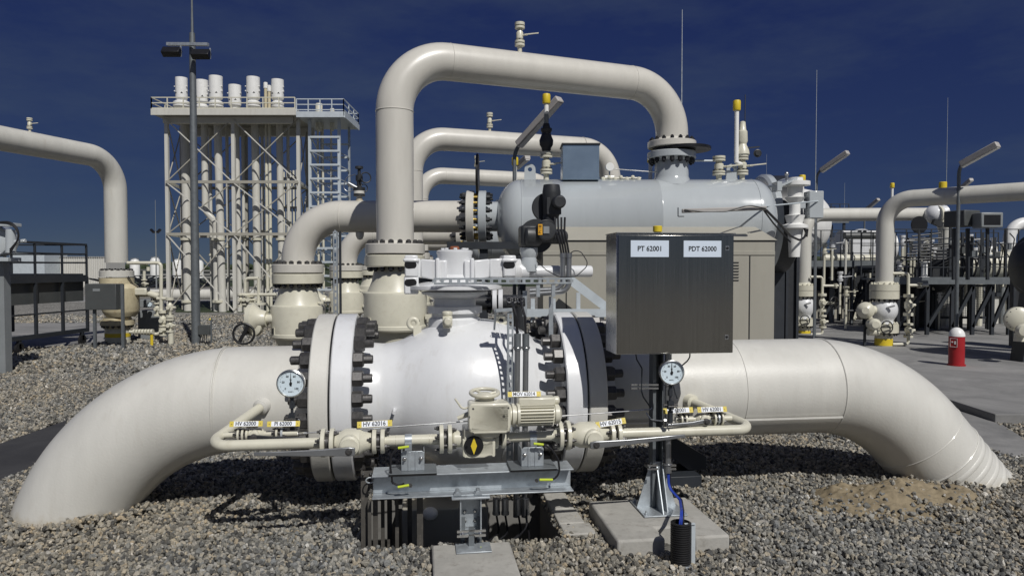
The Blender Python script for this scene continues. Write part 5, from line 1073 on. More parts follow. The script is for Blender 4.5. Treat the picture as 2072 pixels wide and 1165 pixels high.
b = MB(); b.wbox(P(277,0,16).x,P(322,0,16).x,16,16.4,.0,zp(628,16)); b.build('box', 'grey_paint', t, bevel=.01); b = MB(); b.wbox(P(276,0,16).x,P(316,0,16).x,15.98,16.35,zp(622,16),zp(606,16)); b.build('upper_box', 'grey_paint', t, bevel=.01)
b = MB(); b.disc(P(302,617,15.8), (0,-1,0), .055, .05, 24); b.build('dial', 'dial', t)
t = piping('motor_valve', 'small cream motor valve above the grey cabinet at the left', 'valve', 15.4, [[(292,548),(292,580)],[(280,598),(322,598)],[(318,598),(318,640)]], valves=[(292,574,.2,.06),(314,600,.2,.09),(318,625,.3,.07)], r=.03)
b = MB(); b.box(P(288,590,15.3), (.26,.2,.16)); b.cyl(P(300,593,15.3), P(322,600,15.3), .07, 16); b.build('actuator', 'cream', t, bevel=.03)
# ---- wheeled dark steel platform and things at the left edge
t = thing('work_platform', (-9.2,14,0), 'dark steel work platform with railings and wheels at the left edge', 'platform')
A, B_ = V((-9.35,12.4,0)), V((-9.08,15.3,0)); sd = V((-1.6,0,0))
for i in range(5):
    q = A.lerp(B_, i/4)
    for k, off in enumerate((V((0,0,0)), sd)):
        b = MB(); b.bar(q+off+UZ*.3, q+off+UZ*1.45, .05); b.build('post', 'dark_steel', t)
        b = MB(); b.bar(q+off+UZ*1.45, q+off+UZ*2.12, .035); b.build('rail_post', 'dark_steel', t)
for k, off in enumerate((V((0,0,0)), sd)):
    for z, w in ((2.13,.045),(1.93,.025),(1.75,.025),(.32,.08),(.75,.03)):
        b = MB(); b.bar(A+off+UZ*z, B_+off+UZ*z, w); b.build('rail', 'dark_steel', t)
    b = MB(); b.bar(A+off+UZ*1.42, B_+off+UZ*1.42, .05, .14); b.build('edge_beam', 'dark_steel', t)
b = MB(); b.bar(A+sd/2+UZ*1.5, B_+sd/2+UZ*1.5, 1.55, .04); b.build('deck', 'dark_steel', t)
b = MB(); b.bar(A.lerp(B_,.25)-V((.1,0,0))+UZ*1.15, B_-V((.1,0,0))+UZ*1.15, .05, .42); b.build('side_panel', 'box_grey', t)
for q in (B_, B_+sd, A.lerp(B_,.3)):
    for z in (2.13,1.93,1.75): 
        b = MB(); b.bar(q+UZ*z, q+(sd if q is not B_+sd else -sd)+UZ*z, .035) ; b.build('rail', 'dark_steel', t)
for q in (A.lerp(B_,.35), B_-V((0,.2,0))):
    b = MB(); b.rev([(-.03,.10),(-.02,.12),(.02,.12),(.03,.10)], q+UZ*.12, (1,0,0), 24); b.build('wheel', 'rubber', t); b = MB(); b.bar(q+UZ*.12, q+UZ*.3, .06); b.build('caster', 'dark_steel', t)
t = thing('large_actuator', tuple(P(10,500,11)), 'grey cylinder actuator with looping black cables cut by the left edge', 'actuator')
b = MB(); q = P(-8,487,11); b.rev([(-.22,0),(-.22,.20),(-.2,.24),(.2,.24),(.22,.2),(.22,0)], q, (.3,-1,0), 36); b.cyl(P(22,465,10.8), P(22,512,10.8), .07, 16); b.box(P(12,455,10.8), (.34,.2,.05)); b.box(P(10,525,10.9), (.30,.3,.06)); b.cyl(P(20,491,10.8), P(52,487,10.8), .03, 10); b.build('cylinder', 'vessel_grey', t, bevel=.006)
for k in range(3):
    b = MB(); b.tube(fillet([P(-10,450,10.7), P(20,452-2*k,10.7), P(36+3*k,465,10.7), P(38-k,485,10.7), P(20,505+4*k,10.7)], .2, 6), .012, 8); b.build('cable', 'cable', t)
b = MB(); x0 = P(0,0,11).x; b.wbox(x0-.12, x0+.09, 10.95, 11.1, 0, zp(532,11)); b.build('post', 'grey_paint', t)
# ---- lamp mast
gm = G(397,700); Ym = gm.y
t = thing('light_mast', tuple(gm), 'tall galvanised mast with two black floodlights, left of the stack tower', 'mast')
zc = P(0,97,Ym).z; b = MB(); b.rev([(0,.17),(.03,.17),(.031,.092),(zc,.062),(zc+.3,.055),(zc+.31,.03),(zc+.7,.022),(zc+2.5,.015)], gm, UZ, 20); b.build('pole', 'galv_dull', t)
xm = gm.x
b = MB(); b.bar((xm-.50,Ym-.05,zc+.06), (xm+.42,Ym-.22,zc-.0), .07, .06); b.build('cross_arm', 'galv', t)
for k, (dx, dz) in enumerate(((-.33,-.15),(.27,-.20))):
    b = MB(); c = V((xm+dx,Ym-.22,zc+dz)); b.box(c, (.36,.14,.17), (1,0,0), (0,.8,-.6), (0,.6,.8)); f = b.build('floodlight', 'black', t, bevel=.01); b = MB(); b.bar(c+V((.17,.05,-.08)), c+V((.17,.05,.14)), .02, .03); b.build('bracket', 'galv', t)
t = thing('switch_box', tuple(G(415,697)), 'small grey switch box with loose cables beside the foot of the light mast', 'box'); Yb = 15.0
b = MB(); b.box(P(415,667,Yb), (.24,.14,.2)); b.build('box', 'box_grey', t, bevel=.008); b = MB(); q = P(426,0,Yb); b.bar((q.x,Yb,0),(q.x,Yb,zp(645,Yb)), .03); b.build('post', 'galv_dull', t); b = MB(); b.sph(P(425,646,Yb), .025, (0,0,1), 8, 5); b.build('lamp', 'yellow', t)
for k in range(4):
    b = MB(); b.tube(fillet([P(409+3*k,676,Yb), P(405+4*k,688,Yb-.1), V((P(404+6*k,0,Yb).x,Yb-.1,0))], .1, 4), .01, 6); b.build('cable', 'cable', t)
# ---- stack tower
YF, YR = 26.0, 28.0
t = thing('stack_tower', tuple(G(475,632)), 'tall braced steel tower with railed platform carrying the white vent stacks', 'tower')
def F(px, py): return P(px, py, YF)
colF = [F(341,0).x, F(475,0).x, F(606,0).x]; XR = [x-.25 for x in colF]; XR = [P(371,0,YR).x, P(500,0,YR).x, P(624,0,YR).x]
zpl = F(0,236).z; lev = [zpl-.1, F(0,369).z, F(0,474).z, F(0,628).z]
for xs, Y in ((colF,YF),(XR,YR)):
    for x in xs:
        b = MB(); b.bar((x,Y,0), (x,Y,zpl), .12, .12); b.build('column', 'pipe_far' if Y == YF else 'tan', t)
for z in lev[1:3]:
    for xs, Y in ((colF,YF),(XR,YR)):
        b = MB(); b.bar((xs[0],Y-.1,z), (xs[2],Y-.1,z), .09, .10); b.build('beam', 'tan', t)
    for i in range(3):
        b = MB(); b.bar((colF[i],YF,z), (XR[i],YR,z), .10); b.build('beam', 'cream', t)
for j in range(3):
    for xs, Y in ((colF,YF-.12),(XR,YR)):
        for i in range(2):
            for a, c in ((0,1),(1,0)):
                b = MB(); b.bar((xs[i+a],Y+.05*a,lev[j]), (xs[i+c],Y+.05*a,lev[j+1]), .036, .036); b.build('brace', 'pipe_far' if Y < 27 and a == 0 else 'tan', t)  # paler bar of each front pair imitates sunlight by colour, the others darker
    for i in (0, 2):
        b = MB(); b.bar((colF[i],YF,lev[j]), (XR[i],YR,lev[j+1]), .035); b.build('brace', 'tan', t)
        b = MB(); b.bar((colF[i],YF,lev[j+1]), (XR[i],YR,lev[j]), .035); b.build('brace', 'tan', t)
xa, xb = F(325,0).x, F(608,0).x
b = MB(); b.wbox(xa,xb,YF-.5,YR+.6,zpl-.02,zpl+.06); b.build('deck', 'tan', t)
b = MB(); b.wbox(xa,xb,YF-.56,YF-.505,zpl-.06,zpl+.16); b.wbox(xb+.003,xb+.05,YF-.56,YR+.6,zpl-.06,zpl+.16); b.wbox(xa,xb,YR-.1,YR+.1,zpl-.35,zpl-.03); b.wbox(xa+.2,xb-.2,YF-.1,YF+.1,zpl-.25,zpl-.03); b.build('edge_beam', 'pipe_far', t)
def railing(par, p, q, z, n, h=.62, mat='galv', w=.035, rails=(1,.66,.33)):
    p, q = V((p[0],p[1],0)), V((q[0],q[1],0))
    for i in range(n+1):
        r = p.lerp(q, i/n); b = MB(); b.bar(r+UZ*z, r+UZ*(z+h), w); b.build('rail_post', mat, par)
    for f in rails:
        b = MB(); b.bar(p+UZ*(z+h*f), q+UZ*(z+h*f), w*.9); b.build('rail', mat, par)
hr = F(0,203).z-zpl-.02
railing(t, (xa,YF-.5), (xb,YF-.5), zpl, 9, hr, 'cream'); railing(t, (xa,YF-.5), (xa,YR+.5), zpl, 3, hr, 'cream'); railing(t, (xa,YR+.5), (xb,YR+.5), zpl, 9, hr, 'cream')
# pale ladder tower at its right
t2 = thing('ladder_tower', tuple(F(660,632)), 'pale galvanised ladder tower with small railed platform, right of the stack tower', 'tower')
z2 = F(0,242).z; x2, x3 = F(611,0).x, F(704,0).x
b = MB(); b.wbox(x2,x3,YF-.5,YF+1.9,z2,z2+.06); b.build('deck', 'galv', t2); b = MB(); b.wbox(x2,x3,YF-.55,YF-.505,z2-.03,z2+.17); b.wbox(x3+.003,x3+.05,YF-.5,YF+1.9,z2-.03,z2+.17); b.build('edge_beam', 'galv_pale', t2)
railing(t2, (x2,YF-.5), (x3,YF-.5), z2+.05, 4, hr, 'galv_pale'); railing(t2, (x3,YF-.5), (x3,YF+1.9), z2+.05, 3, hr, 'galv_pale'); railing(t2, (x2,YF+1.9), (x3,YF+1.9), z2+.05, 3, hr, 'galv_pale')
for px in (629, 688):
    for dy in (0, 1.6):
        b = MB(); q = F(px,0); b.bar((q.x,YF+dy,0),(q.x,YF+dy,z2), .10 if dy == 0 else .08); b.build('leg', 'galv_pale' if dy == 0 else 'galv', t2)
py = 278
while py < 640:
    for dy in (-.06, 1.5):
        b = MB(); b.bar(F(629,py)+V((0,dy,0)), F(688,py)+V((0,dy,0)), .05, .07); b.build('rung', 'galv_pale', t2)
    b = MB(); b.bar(F(629,py), F(688,py+28)+V((0,1.5,0)), .03); b.build('brace', 'galv', t2)
    b = MB(); b.bar(F(629,py)+V((0,0,0)), F(629,py+28)+V((0,1.6,0)), .04); b.build('brace', 'galv_pale', t2)
    py += 28
for px in (645, 655, 672):
    b = MB(); q = P(px,0,YF+.9); b.cyl((q.x,YF+.9,0),(q.x,YF+.9,z2+(.5 if px != 655 else 0)), .04, 10); b.build('pipe', 'cream', t2)
for px0, px1, top in ((641,655,210),(670,679,220)):
    t3 = thing('small_drum', tuple(P(px0,240,YF+.6)), 'small cream drum on the platform of the ladder tower, '+('left and taller one' if px0 == 641 else 'right and lower one'), 'drum', 'small drums on the ladder tower')
    b = MB(); c = P((px0+px1)/2,0,YF+.6); r = (P(px1,0,YF+.6).x-P(px0,0,YF+.6).x)/2; b.rev([(z2-.2,r),(P(0,top+2,YF+.6).z,r),(P(0,top,YF+.6).z,r*.85),(P(0,top,YF+.6).z,0)], (c.x,YF+.6,0), UZ, 20); b.build('drum', 'cream', t3)
    b = MB(); b.rev([(z2-.3,r*.7),(z2-.19,r*.7)], (c.x,YF+.6,0), UZ, 16); b.build('foot', 'cream', t3)
# stacks
ords = ('leftmost','second','third','fourth, lowest','fifth','rightmost')
ST = [(372,158,200,24,377,17,27.2),(413,163,207,25,417,13,26.8),(441,155,200,27,443,15,26.6),(479,173,214,25,481,10,26.7),(516,157,200,27,518,15,26.8),(565,162,201,25,567,13,26.9)]
for i, (hx, ht, hb, hw_, px, pw, Y) in enumerate(ST):
    t = thing('vent_stack', (P(px,0,Y).x,Y,0), 'white drum topped vent stack on the stack tower, %s from the left' % ords[i] if 0 < i < 5 else 'white drum topped vent stack on the stack tower, the %s one' % ords[i], 'stack', 'drum topped vent stacks of the tower')
    x = P(hx,0,Y).x; k = Y/F_; r = hw_*k/2*.97; z0, z1 = P(0,hb,Y).z, P(0,ht,Y).z
    b = MB(); b.rev([(z0-.10,r*.55),(z0,r*.97),(z0+.05,r),(z1,r),(z1,r*.93),(z1-.12,r*.93),(z1-.12,0)], (x,Y,0), UZ, 32); b.build('drum', 'white', t)
    b = MB()
    for q in (-.65, .45): b.prism([(-.045,0),(.045,0),(0,.06)], (x+r*math.sin(q),Y-r*math.cos(q)-.005,z0+.16), (math.cos(q),math.sin(q),0), UZ, -.01)
    b.build('drum_opening', 'black', t)
    b = MB()
    for q in (-1.4, 1.3, 2.9): b.box((x+r*1.07*math.sin(q),Y-r*1.07*math.cos(q),z0+.28), (.05,.05,.04)); b.box((x+r*1.07*math.sin(q),Y-r*1.07*math.cos(q),z0+.45), (.05,.05,.03))
    b.build('drum_bracket', 'white', t)
    b = MB(); zz = z0-.12; rr = pw*k/2; b.rev([(zz-.30,rr*1.0),(zz-.22,rr*1.7),(zz-.18,rr*1.9),(zz-.14,rr*1.9),(zz-.12,rr*1.5),(zz-.08,rr*1.9),(zz-.02,rr*1.9),(zz+.03,rr*1.4)], (x,Y,0), UZ, 28); b.build('collar', 'white', t)
    xp = P(px,0,Y).x; b = MB()
    if i == 1: b.tube(fillet([(xp,Y,zz-.2),(xp,Y,P(0,425,Y).z),(P(438,0,Y).x,Y,P(0,452,Y).z),(P(438,0,Y).x,Y,0)], .35, 8), rr, 20); xq = P(438,0,Y).x
    else: b.tube([(xp,Y,zz-.2),(xp+.02,Y,zz-1.5),(xp+.02+(.10 if i == 2 else .04),Y,0)], rr, 20); xq = xp+.03
    b.build('stack_pipe', 'pipe_far', t)
    if i != 3:
        b = MB(); zf2 = P(0,484,Y).z; b.rev([(zf2-.04,rr*1.5),(zf2+.04,rr*1.5)], (xq,Y,0), UZ, 20); b.rev([(P(0,612,Y).z,rr*1.4),(P(0,607,Y).z,rr*1.4)], (xq,Y,0), UZ, 20); b.build('flange', 'cream', t)
for i, (px, top) in enumerate(((541,167),(548,173))):
    Y = 26.8; x = P(px,0,Y).x; t = thing('thin_stack', (x,Y,0), ('taller thin rust streaked pipe with white cap on the stack tower','shorter thin rust streaked pipe with white cap on the stack tower')[i], 'stack', 'thin capped pipes of the tower')
    z1 = P(0,top,Y).z; b = MB(); b.rev([(z1-.24,.05),(z1-.22,.075),(z1-.02,.075),(z1,.05),(z1,0)], (x,Y,0), UZ, 16); b.build('cap', 'white', t)
    b = MB(); b.cyl((x,Y,0), (x,Y,z1-.2), .055, 12); b.build('pipe', 'cream', t); b = MB(); b.cyl((x,Y,zpl+.1), (x,Y,z1-.24), .057, 12); b.build('rusty_sleeve', 'cream_old', t)
t = thing('slim_mast', tuple(P(574,0,33)), 'group of slim far pipes with dark collars seen through the stack tower', 'mast')
for k in range(5):
    b = MB(); q = P(576+6.5*k,0,33); b.cyl((q.x,33,0),(q.x,33,P(0,348-1*k,33).z), .045, 8); b.build('pipe', 'cream', t)
for py in (361, 420):
    b = MB(); b.bar(P(570,py,32.9), P(606,py,32.9), .1, .09); b.build('collar', 'dark_grey', t)
for i, (px, Y, top) in enumerate(((398,27.6,262),(428,27.7,262),(462,27.4,262),(494,27.6,262),(533,27.5,262),(585,27.2,262))):
    t = thing('riser_pipe', (P(px,0,Y).x,Y,0), 'slim cream riser inside the stack tower, %s of six from the left' % ORD[i], 'pipe', 'slim risers inside the stack tower'); b = MB(); x = P(px,0,Y).x; b.cyl((x,Y,0),(x,Y,zpl-.1), .06, 10); b.build('pipe', 'pipe_far', t)
    b = MB(); b.rev([(0,.10),(.08,.10)], (x,Y,1.8+.3*i), UZ, 12); b.build('flange', 'cream', t)
# low pipeline, risers
t = thing('low_pipeline', tuple(P(400,596,36.5)), 'long low cream pipeline running level behind the stack tower feet', 'pipe')
b = MB(); b.cyl(P(262,596,36.5), P(640,595,36.5), .27, 24); b.build('pipe', 'pipe_far', t)
for px in (300, 420, 500, 590):
    b = MB(); q = P(px,596,36.5); b.bar((q.x,36.5,0),(q.x,36.5,q.z), .2); b.build('pipe_foot', 'concrete', t)
t = piping('small_piping', 'small cream bent pipe and valves before the tower, left of the front barrel valve', 'pipe', 20, [[(523,563),(496,563),(496,590)],[(496,600),(496,632)],[(560,596),(485,596)],[(523,563),(523,640)]], valves=[(496,606,.3,.1),(487,607,.35,.09),(505,606,.2,.12)], r=.045)
b = MB(); q = P(523,600,20); b.rev([(-.03,.2),(.03,.2)], q-UZ*.2, UZ, 20); b.build('flange', 'cream', t)
# far tanks, buildings, distant lamp
for i, (px, top) in enumerate(((273,523),(314,520),(359,524),(402,525))):
    Y = 78; x = P(px,0,Y).x; t = thing('storage_tank', (x,Y,0), ('far white upright tank right of the left loop pipe','far white upright tank behind the twin lamp pole','far white upright tank left of the light mast','far white upright tank right of the light mast')[i], 'tank', 'far white upright tanks')
    z1 = P(0,top,Y).z; b = MB(); b.rev([(.3,.2),(.5,.50),(z1-.35,.50),(z1-.12,.36),(z1-.02,.12),(z1,0)], (x,Y,0), UZ, 24); b.build('shell', 'white', t)
    b = MB(); b.torus((x,Y,z1+.02), UZ, .40, .025, 16, 5)
    for a in range(6): b.bar((x+.4*math.cos(a),Y+.4*math.sin(a),z1-.25), (x+.4*math.cos(a),Y+.4*math.sin(a),z1+.02), .03)
    b.build('top_rail', 'grey_paint', t)
    b = MB(); b.bar((x-.3,Y-.3,0),(x-.3,Y-.3,.6), .08); b.bar((x+.3,Y-.3,0),(x+.3,Y-.3,.6), .08); b.build('leg', 'grey_paint', t)
t = thing('long_building', tuple(P(130,545,60)), 'long low cream industrial building with grey section far left', 'building')
b = MB(); x0, x1 = P(90,0,60).x, P(214,0,60).x; b.wbox(x0,x1,60,63,0,P(0,521,60).z)
for k in range(34): xx = x0+(x1-x0)*k/34; b.wbox(xx,xx+.07,59.93,59.998,.1,P(0,519,60).z)
b.build('wall', 'building', t); b = MB(); b.wbox(x0-.1,x1+.1,59.9,63,P(0,521,60).z+.002,P(0,520,60).z+.01); b.build('roof', 'grey_building', t)
b = MB(); b.wbox(P(20,0,58).x,P(90,0,58).x,58,61,0,P(0,512,58).z); b.build('grey_wing', 'galv_pale', t)
for i, (a, c, top, Y, mt, nm, lb) in enumerate(((238,262,548,90,'building','far_building','small far cream building right of the left loop pipe base'),(405,440,568,95,'grey_building','far_building','low far grey shed right of the light mast'),(455,478,577,95,'building','far_building','tiny far white building in the middle of the tower feet'),(480,556,583,100,'grey_building','far_building','long low far grey building behind the tower feet'))):
    t = thing(nm, tuple(P((a+c)/2,560,Y)), lb, 'building'); z = P(0,top,Y).z
    b = MB(); b.wbox(P(a,0,Y).x,P(c,0,Y).x,Y,Y+10,0,max(1.1,z)); b.build('wall', mt, t); b = MB(); b.wbox(P(a,0,Y).x-.2,P(c,0,Y).x+.2,Y-.2,Y+10,max(1.1,z)+.002,max(1.1,z)+.2); b.build('roof', 'grey_building', t)
t = thing('lamp_pole', tuple(G(316,596)), 'distant pole with twin black lamp heads', 'lamp'); Y = 45; x = P(316,0,Y).x; z = P(0,468,Y).z
b = MB(); b.cyl((x,Y,0),(x,Y,z), .05, 8, .035); b.cyl((x,Y,z),(x,Y,P(0,405,Y).z), .015, 6); b.build('pole', 'grey_paint', t)
for s in (-1, 1): b = MB(); b.bar((x+s*.03,Y,z-.02),(x+s*.12,Y,z), .04); b.bar((x+s*.10,Y,z-.08),(x+s*.30,Y,z+.12), .18, .12); b.build('lamp_head', 'black', t)
hb = MB(); rw = random.Random(9)
t = thing('far_pipework', tuple(P(300,580,60)), 'far belt of dark pipes and valves in front of the white tanks', 'pipework')
for k in range(60):
    px = rw.uniform(215, 470); q = P(px,0,60); h = rw.uniform(.5, 1.0); hb.bar((q.x,60+rw.uniform(-3,3),0), (q.x,60+rw.uniform(-3,3),h), .12)
for z in (.45,.7,.95): hb.bar((P(212,0,60).x,60,z), (P(475,0,60).x,60,z), .08)
hb.build('pipework', 'dark_steel', t)
# lightning rods and lamps
for i, (px, top, Y, zb, r, lb) in enumerate(((1377,20,9.9,2.6,.011,'tall thin lightning rod behind the loop pipe elbow on the vessel'),(1648,142,15,0,.014,'thin lightning rod beside the tube lamp, right of the vessel'),(1912,198,22,0,.016,'thin lightning rod between the two right pipes'),(1549,312,30,0,.014,'short faint lightning rod above the right end of the vessel'),(1707,370,40,0,.02,'faint far rod right of the vessel'))):
    q = P(px,0,Y); t = thing('lightning_rod', (q.x,Y,zb), lb, 'rod', 'thin lightning rods'); zt2 = P(0,top,Y).z
    b = MB(); b.cyl((q.x,Y,zb),(q.x,Y,zb+(zt2-zb)*.45), r*1.6, 8, r); b.build('mast', 'galv_dull', t); b = MB(); b.cyl((q.x,Y,zb+(zt2-zb)*.45),(q.x,Y,zt2), r*.8, 6, r*.35); b.build('tip', 'galv', t)
def tube_lamp(p0, p1, Y, pole, w, lb, zb=0):
    t = thing('tube_lamp', (P(pole[0],0,Y).x,Y,zb), lb, 'lamp', 'slim tube lamps')
    a, c = P(*p0,Y-.1), P(*p1,Y-.6); b = MB(); b.bar(a, c, w*1.3, w); b.build('lamp_housing', 'lamp_grey', t, bevel=w*.15); b = MB(); b.bar(a+(c-a)*.03-UZ*w*.55, c-UZ*w*.55, w*.9, w*.15); b.build('diffuser', 'white', t)
    b = MB(); x = P(pole[0],0,Y).x; zt3 = P(0,pole[1],Y).z; b.tube(fillet([(x,Y,zb),(x,Y,zt3),tuple(a.lerp(c,.28)+V((0,.12,.03)))], .3*w/.1, 6), .028*w/.1, 10); b.build('pole', 'galv_dull', t)
    return t
tube_lamp((1050,293), (1133,200), 10.4, (1041,306), .10, 'long tube lamp rising behind the front loop pipe, on a bent pole')
tube_lamp((1045,338), (1068,318), 15.5, (1040,345), .10, 'short tube lamp tip between the loop pipes over the vessel')
tube_lamp((1662,345), (1716,308), 16, (1650,352), .10, 'tube lamp on a pole just right of the vessel')
tube_lamp((1945,333), (2020,292), 13, (1937,330), .11, 'long tube lamp on a bent pole, rightmost in the photo')
tube_lamp((1752,425), (1778,403), 25, (1748,430), .10, 'small far tube lamp above the right pipe A, between the two right pipes'.replace(' A', ''))
tube_lamp((1942,383), (1966,363), 22, (1938,390), .10, 'small far tube lamp below the rightmost lamp')
for i, (px, top, bot, Y, r, lb) in enumerate(((1042,318,360,11,.03,'small yellow capped vent beneath the long tube lamp'),(1621,354,368,13,.035,'yellow cap just above the white hinge column'),(1803,370,412,18,.03,'white vent with yellow cap over the bend of the nearer right pipe'),(1905,368,400,20,.06,'thick yellow capped vent over the right end pipe'))):
    q = P(px,0,Y); t = thing('vent_stack', (q.x,Y,0), lb, 'vent', 'yellow capped vents'); cap_vent(t, q.x, Y, P(0,bot,Y).z-1.0, P(0,top,Y).z, r, r*1.7, r*4.2)
# ---------------------------------------------------------------- right side: two pipes on ball valves
def right_station(px, Y, r, pts, lb1, lb2, ys, bandmat='yellow'):
    x = P(px,0,Y).x; z = lambda py: P(0,py,Y).z
    t = thing('bent_pipe', (x,Y,0), lb1, 'pipe', 'cream pipes bending right over ball valves')
    b = MB(); b.tube(fillet([(x,Y,z(ys[0]))]+pts, r*3, 12), r, 32); b.build('pipe', 'pipe_far', t)
    b = MB(); b.rev([(z(ys[1]),r*1.65),(z(ys[0])+.0,r*1.65)], (x,Y,0), UZ, 36); b.rev([(z(ys[0]),r*1.3),(z(ys[0])+.06,r)], (x,Y,0), UZ, 32); b.build('flange', 'cream', t)
    bolts(t, (x,Y,z(ys[0])), UZ, r*1.42, 14, r*.14, r*.2, .2, 'bolt', 'cream')
    v = thing('round_valve', (x,Y,0), lb2, 'valve', 'round cream ball valves at the right')
    b = MB(); b.rev([(z(ys[2]),r*1.65),(z(ys[1])-.008,r*1.65)], (x,Y,0), UZ, 36); b.rev([(z(ys[4]),r*1.65),(z(ys[3]),r*1.65)], (x,Y,0), UZ, 36); b.build('flange', 'cream', v)
    bolts(v, (x,Y,z(ys[2])), -UZ, r*1.42, 14, r*.15, r*.25, .4, 'bolt', 'bolt_black'); bolts(v, (x,Y,z(ys[4])), -UZ, r*1.42, 14, r*.15, r*.25, .4, 'bolt', 'bolt_black'); bolts(v, (x,Y,z(ys[3])), UZ, r*1.42, 14, r*.14, r*.2, .3, 'bolt', 'cream')
    zc = (z(ys[2])+z(ys[3]))/2+.03; rb = r*1.55; hh = (z(ys[2])-z(ys[3]))/2
    b = MB(); b.rev([(zc-hh-.02,r*1.2)]+[(zc+hh*math.sin(a)*1.02, max(r*1.05, rb*math.cos(a)**.9)) for a in [R(-88+11*k) for k in range(17)]]+[(zc+hh+.02,r*1.2)], (x,Y,0), UZ, 36); b.cyl((x-.06,Y-rb,zc+.06), (x+.03,Y-rb-.1,zc+.10), .02, 8); b.build('valve_body', 'valve_white', v)
    b = MB(); c = V((x-rb-.16,Y-.1,zc)); b.cyl((x,Y,zc), c, r*.55, 20); b.rev([(0,r*.9),(.05,r*1.0),(.16,r*1.0),(.2,r*.8),(.24,r*.4)], c, (-.5,-1,0), 28); b.rev([(0,r*.7),(.2,r*.7),(.25,r*.4)], c+V((.05,-.15,-r*1.6)), (-.2,-1,0), 20); b.cyl(c+V((.0,-.1,-r*2.6)), c+V((.2,-.1,-r*2.6)), r*.45, 16); b.build('gear_unit', 'cream', v)
    b = MB(); b.torus(c+V((.30,-.22,-r*2.0)), (.1,-1,0), r*.75, .012, 24, 6); b.bar(c+V((.30-r*.7,-.22,-r*2.0)), c+V((.30+r*.7,-.22,-r*2.0)), .02); b.build('handwheel', 'rubber', v)
    b = MB(); b.cyl((x,Y,0), (x,Y,z(ys[4])-.02), r, 28); b.build('base_pipe', 'cream', v); b = MB(); b.cyl((x,Y,z(ys[5]+14)), (x,Y,z(ys[5])), r+.004, 28); b.build('yellow_band', bandmat, v)
    b = MB(); b.bar((x-.42,Y-.1,0), (x-.42,Y-.1,zc-.3), .04); b.build('strut', 'dark_steel', v)
    return x
xB = P(1790,0,14).x
right_station(1790, 14.0, .160, [(xB,14,2.96),(12.6,8.6,2.96)], 'nearer cream pipe at the right, bending over to the right edge', 'nearer round cream ball valve at the right, left of the red bollard', (575,588,604,655,672,684))
xA = P(1627,0,16.7).x
right_station(1627, 16.7, .155, [(xA,16.7,P(0,435,16.7).z),(P(1912,0,17.6).x,17.6,P(0,433,17.6).z),(P(1912,0,17.6).x,17.6,P(0,500,17.6).z)], 'farther cream pipe at the right, running level to a white actuator', 'farther round cream ball valve, beside the beige housing', (577,587,599,645,658,668))
piping('small_piping', 'thin cream bypass pipe right of the nearer ball valve', 'pipe', 13.9, [[(1806,553),(1838,553),(1838,696),(1806,696)],[(1838,577),(1878,577)]], valves=[(1838,617,.42,.09),(1838,668,.28,.085),(1862,577,.1,.05)], r=.028)
piping('small_piping', 'thin cream bypass pipe right of the farther ball valve', 'pipe', 16.5, [[(1640,560),(1664,560),(1664,676),(1640,676)],[(1664,578),(1696,578)]], valves=[(1664,612,.42,.09),(1665,650,.3,.08),(1690,578,.1,.05)], r=.028)
t = thing('wheel_valve', tuple(P(1688,613,16.4)), 'black spoked handwheel right of the farther ball valve', 'handwheel'); b = MB(); q = P(1688,613,16.4); b.torus(q, (.5,-1,0), .14, .014, 28, 8)
for k in range(5): a = 2*math.pi*k/5; x_, y_, _ = frame((.5,-1,0)); b.bar(q, q+(x_*math.cos(a)+y_*math.sin(a))*.14, .02)
b.build('wheel', 'rubber', t); b = MB(); b.cyl(P(1665,613,16.5), q, .03, 10); b.build('shaft', 'cream', t)
t = thing('gate_actuator', tuple(P(1895,435,17.2)), 'white valve actuator at the end of the farther right pipe', 'actuator')
b = MB(); b.sph(P(1893,434,17.2), .24, (1,0,0), 20, 10); b.cyl(P(1880,436,17.2), P(1915,428,17.2), .15, 20); b.build('body', 'valve_white', t); b = MB(); b.disc(P(1898,434,17.1), (1,.1,0), .21, .06, 24); b.cyl(P(1905,425,17), P(1908,450,17), .05, 10); b.build('flange', 'cream', t); b = MB(); b.bar(P(1888,448,17),P(1905,455,17), .12); b.build('clutter', 'dark_grey', t)
t = thing('blind_disc', tuple(P(1860,455,16.5)), 'black round blind disc under the farther right pipe', 'disc'); b = MB(); b.disc(P(1860,455,16.5), (.1,-1,0), .20, .03, 32); b.build('disc', 'black', t); b = MB(); b.bar(P(1860,470,16.5),P(1860,520,16.5), .04); b.build('stem', 'dark_steel', t)
# red fire bollard
gb = G(1935,739,.12)
t = thing('fire_hydrant', tuple(gb), 'short red hydrant pillar with white domed top on the right paving', 'hydrant'); k = gb.y/F_
zt4 = P(0,662,gb.y).z; zb4 = P(0,680,gb.y).z; r = 16.5*k*.88
b = MB(); b.rev([(.12,r*1.0),(.16,r),(zb4,r)], (gb.x,gb.y,0), UZ, 36); b.rev([(.121,r*1.15),(.14,r*1.15)], (gb.x,gb.y,0), UZ, 36); b.build('pillar', 'red', t)
b = MB(); b.rev([(zb4+.001,r*1.03)]+[(zb4+(zt4-zb4)*math.sin(a)*1.0, r*1.03*math.cos(a)) for a in [R(10*j) for j in range(1,10)]], (gb.x,gb.y,0), UZ, 36); b.build('dome', 'white', t)
b = MB(); n_ = V((-.78,-.62,0)); b.box(V((gb.x,gb.y,P(0,692,gb.y).z))+n_*(r+.002), (.11,.006,.15), (.62,-.78,0), n_, UZ); s_ = b.build('sign_plate', 'red', t)
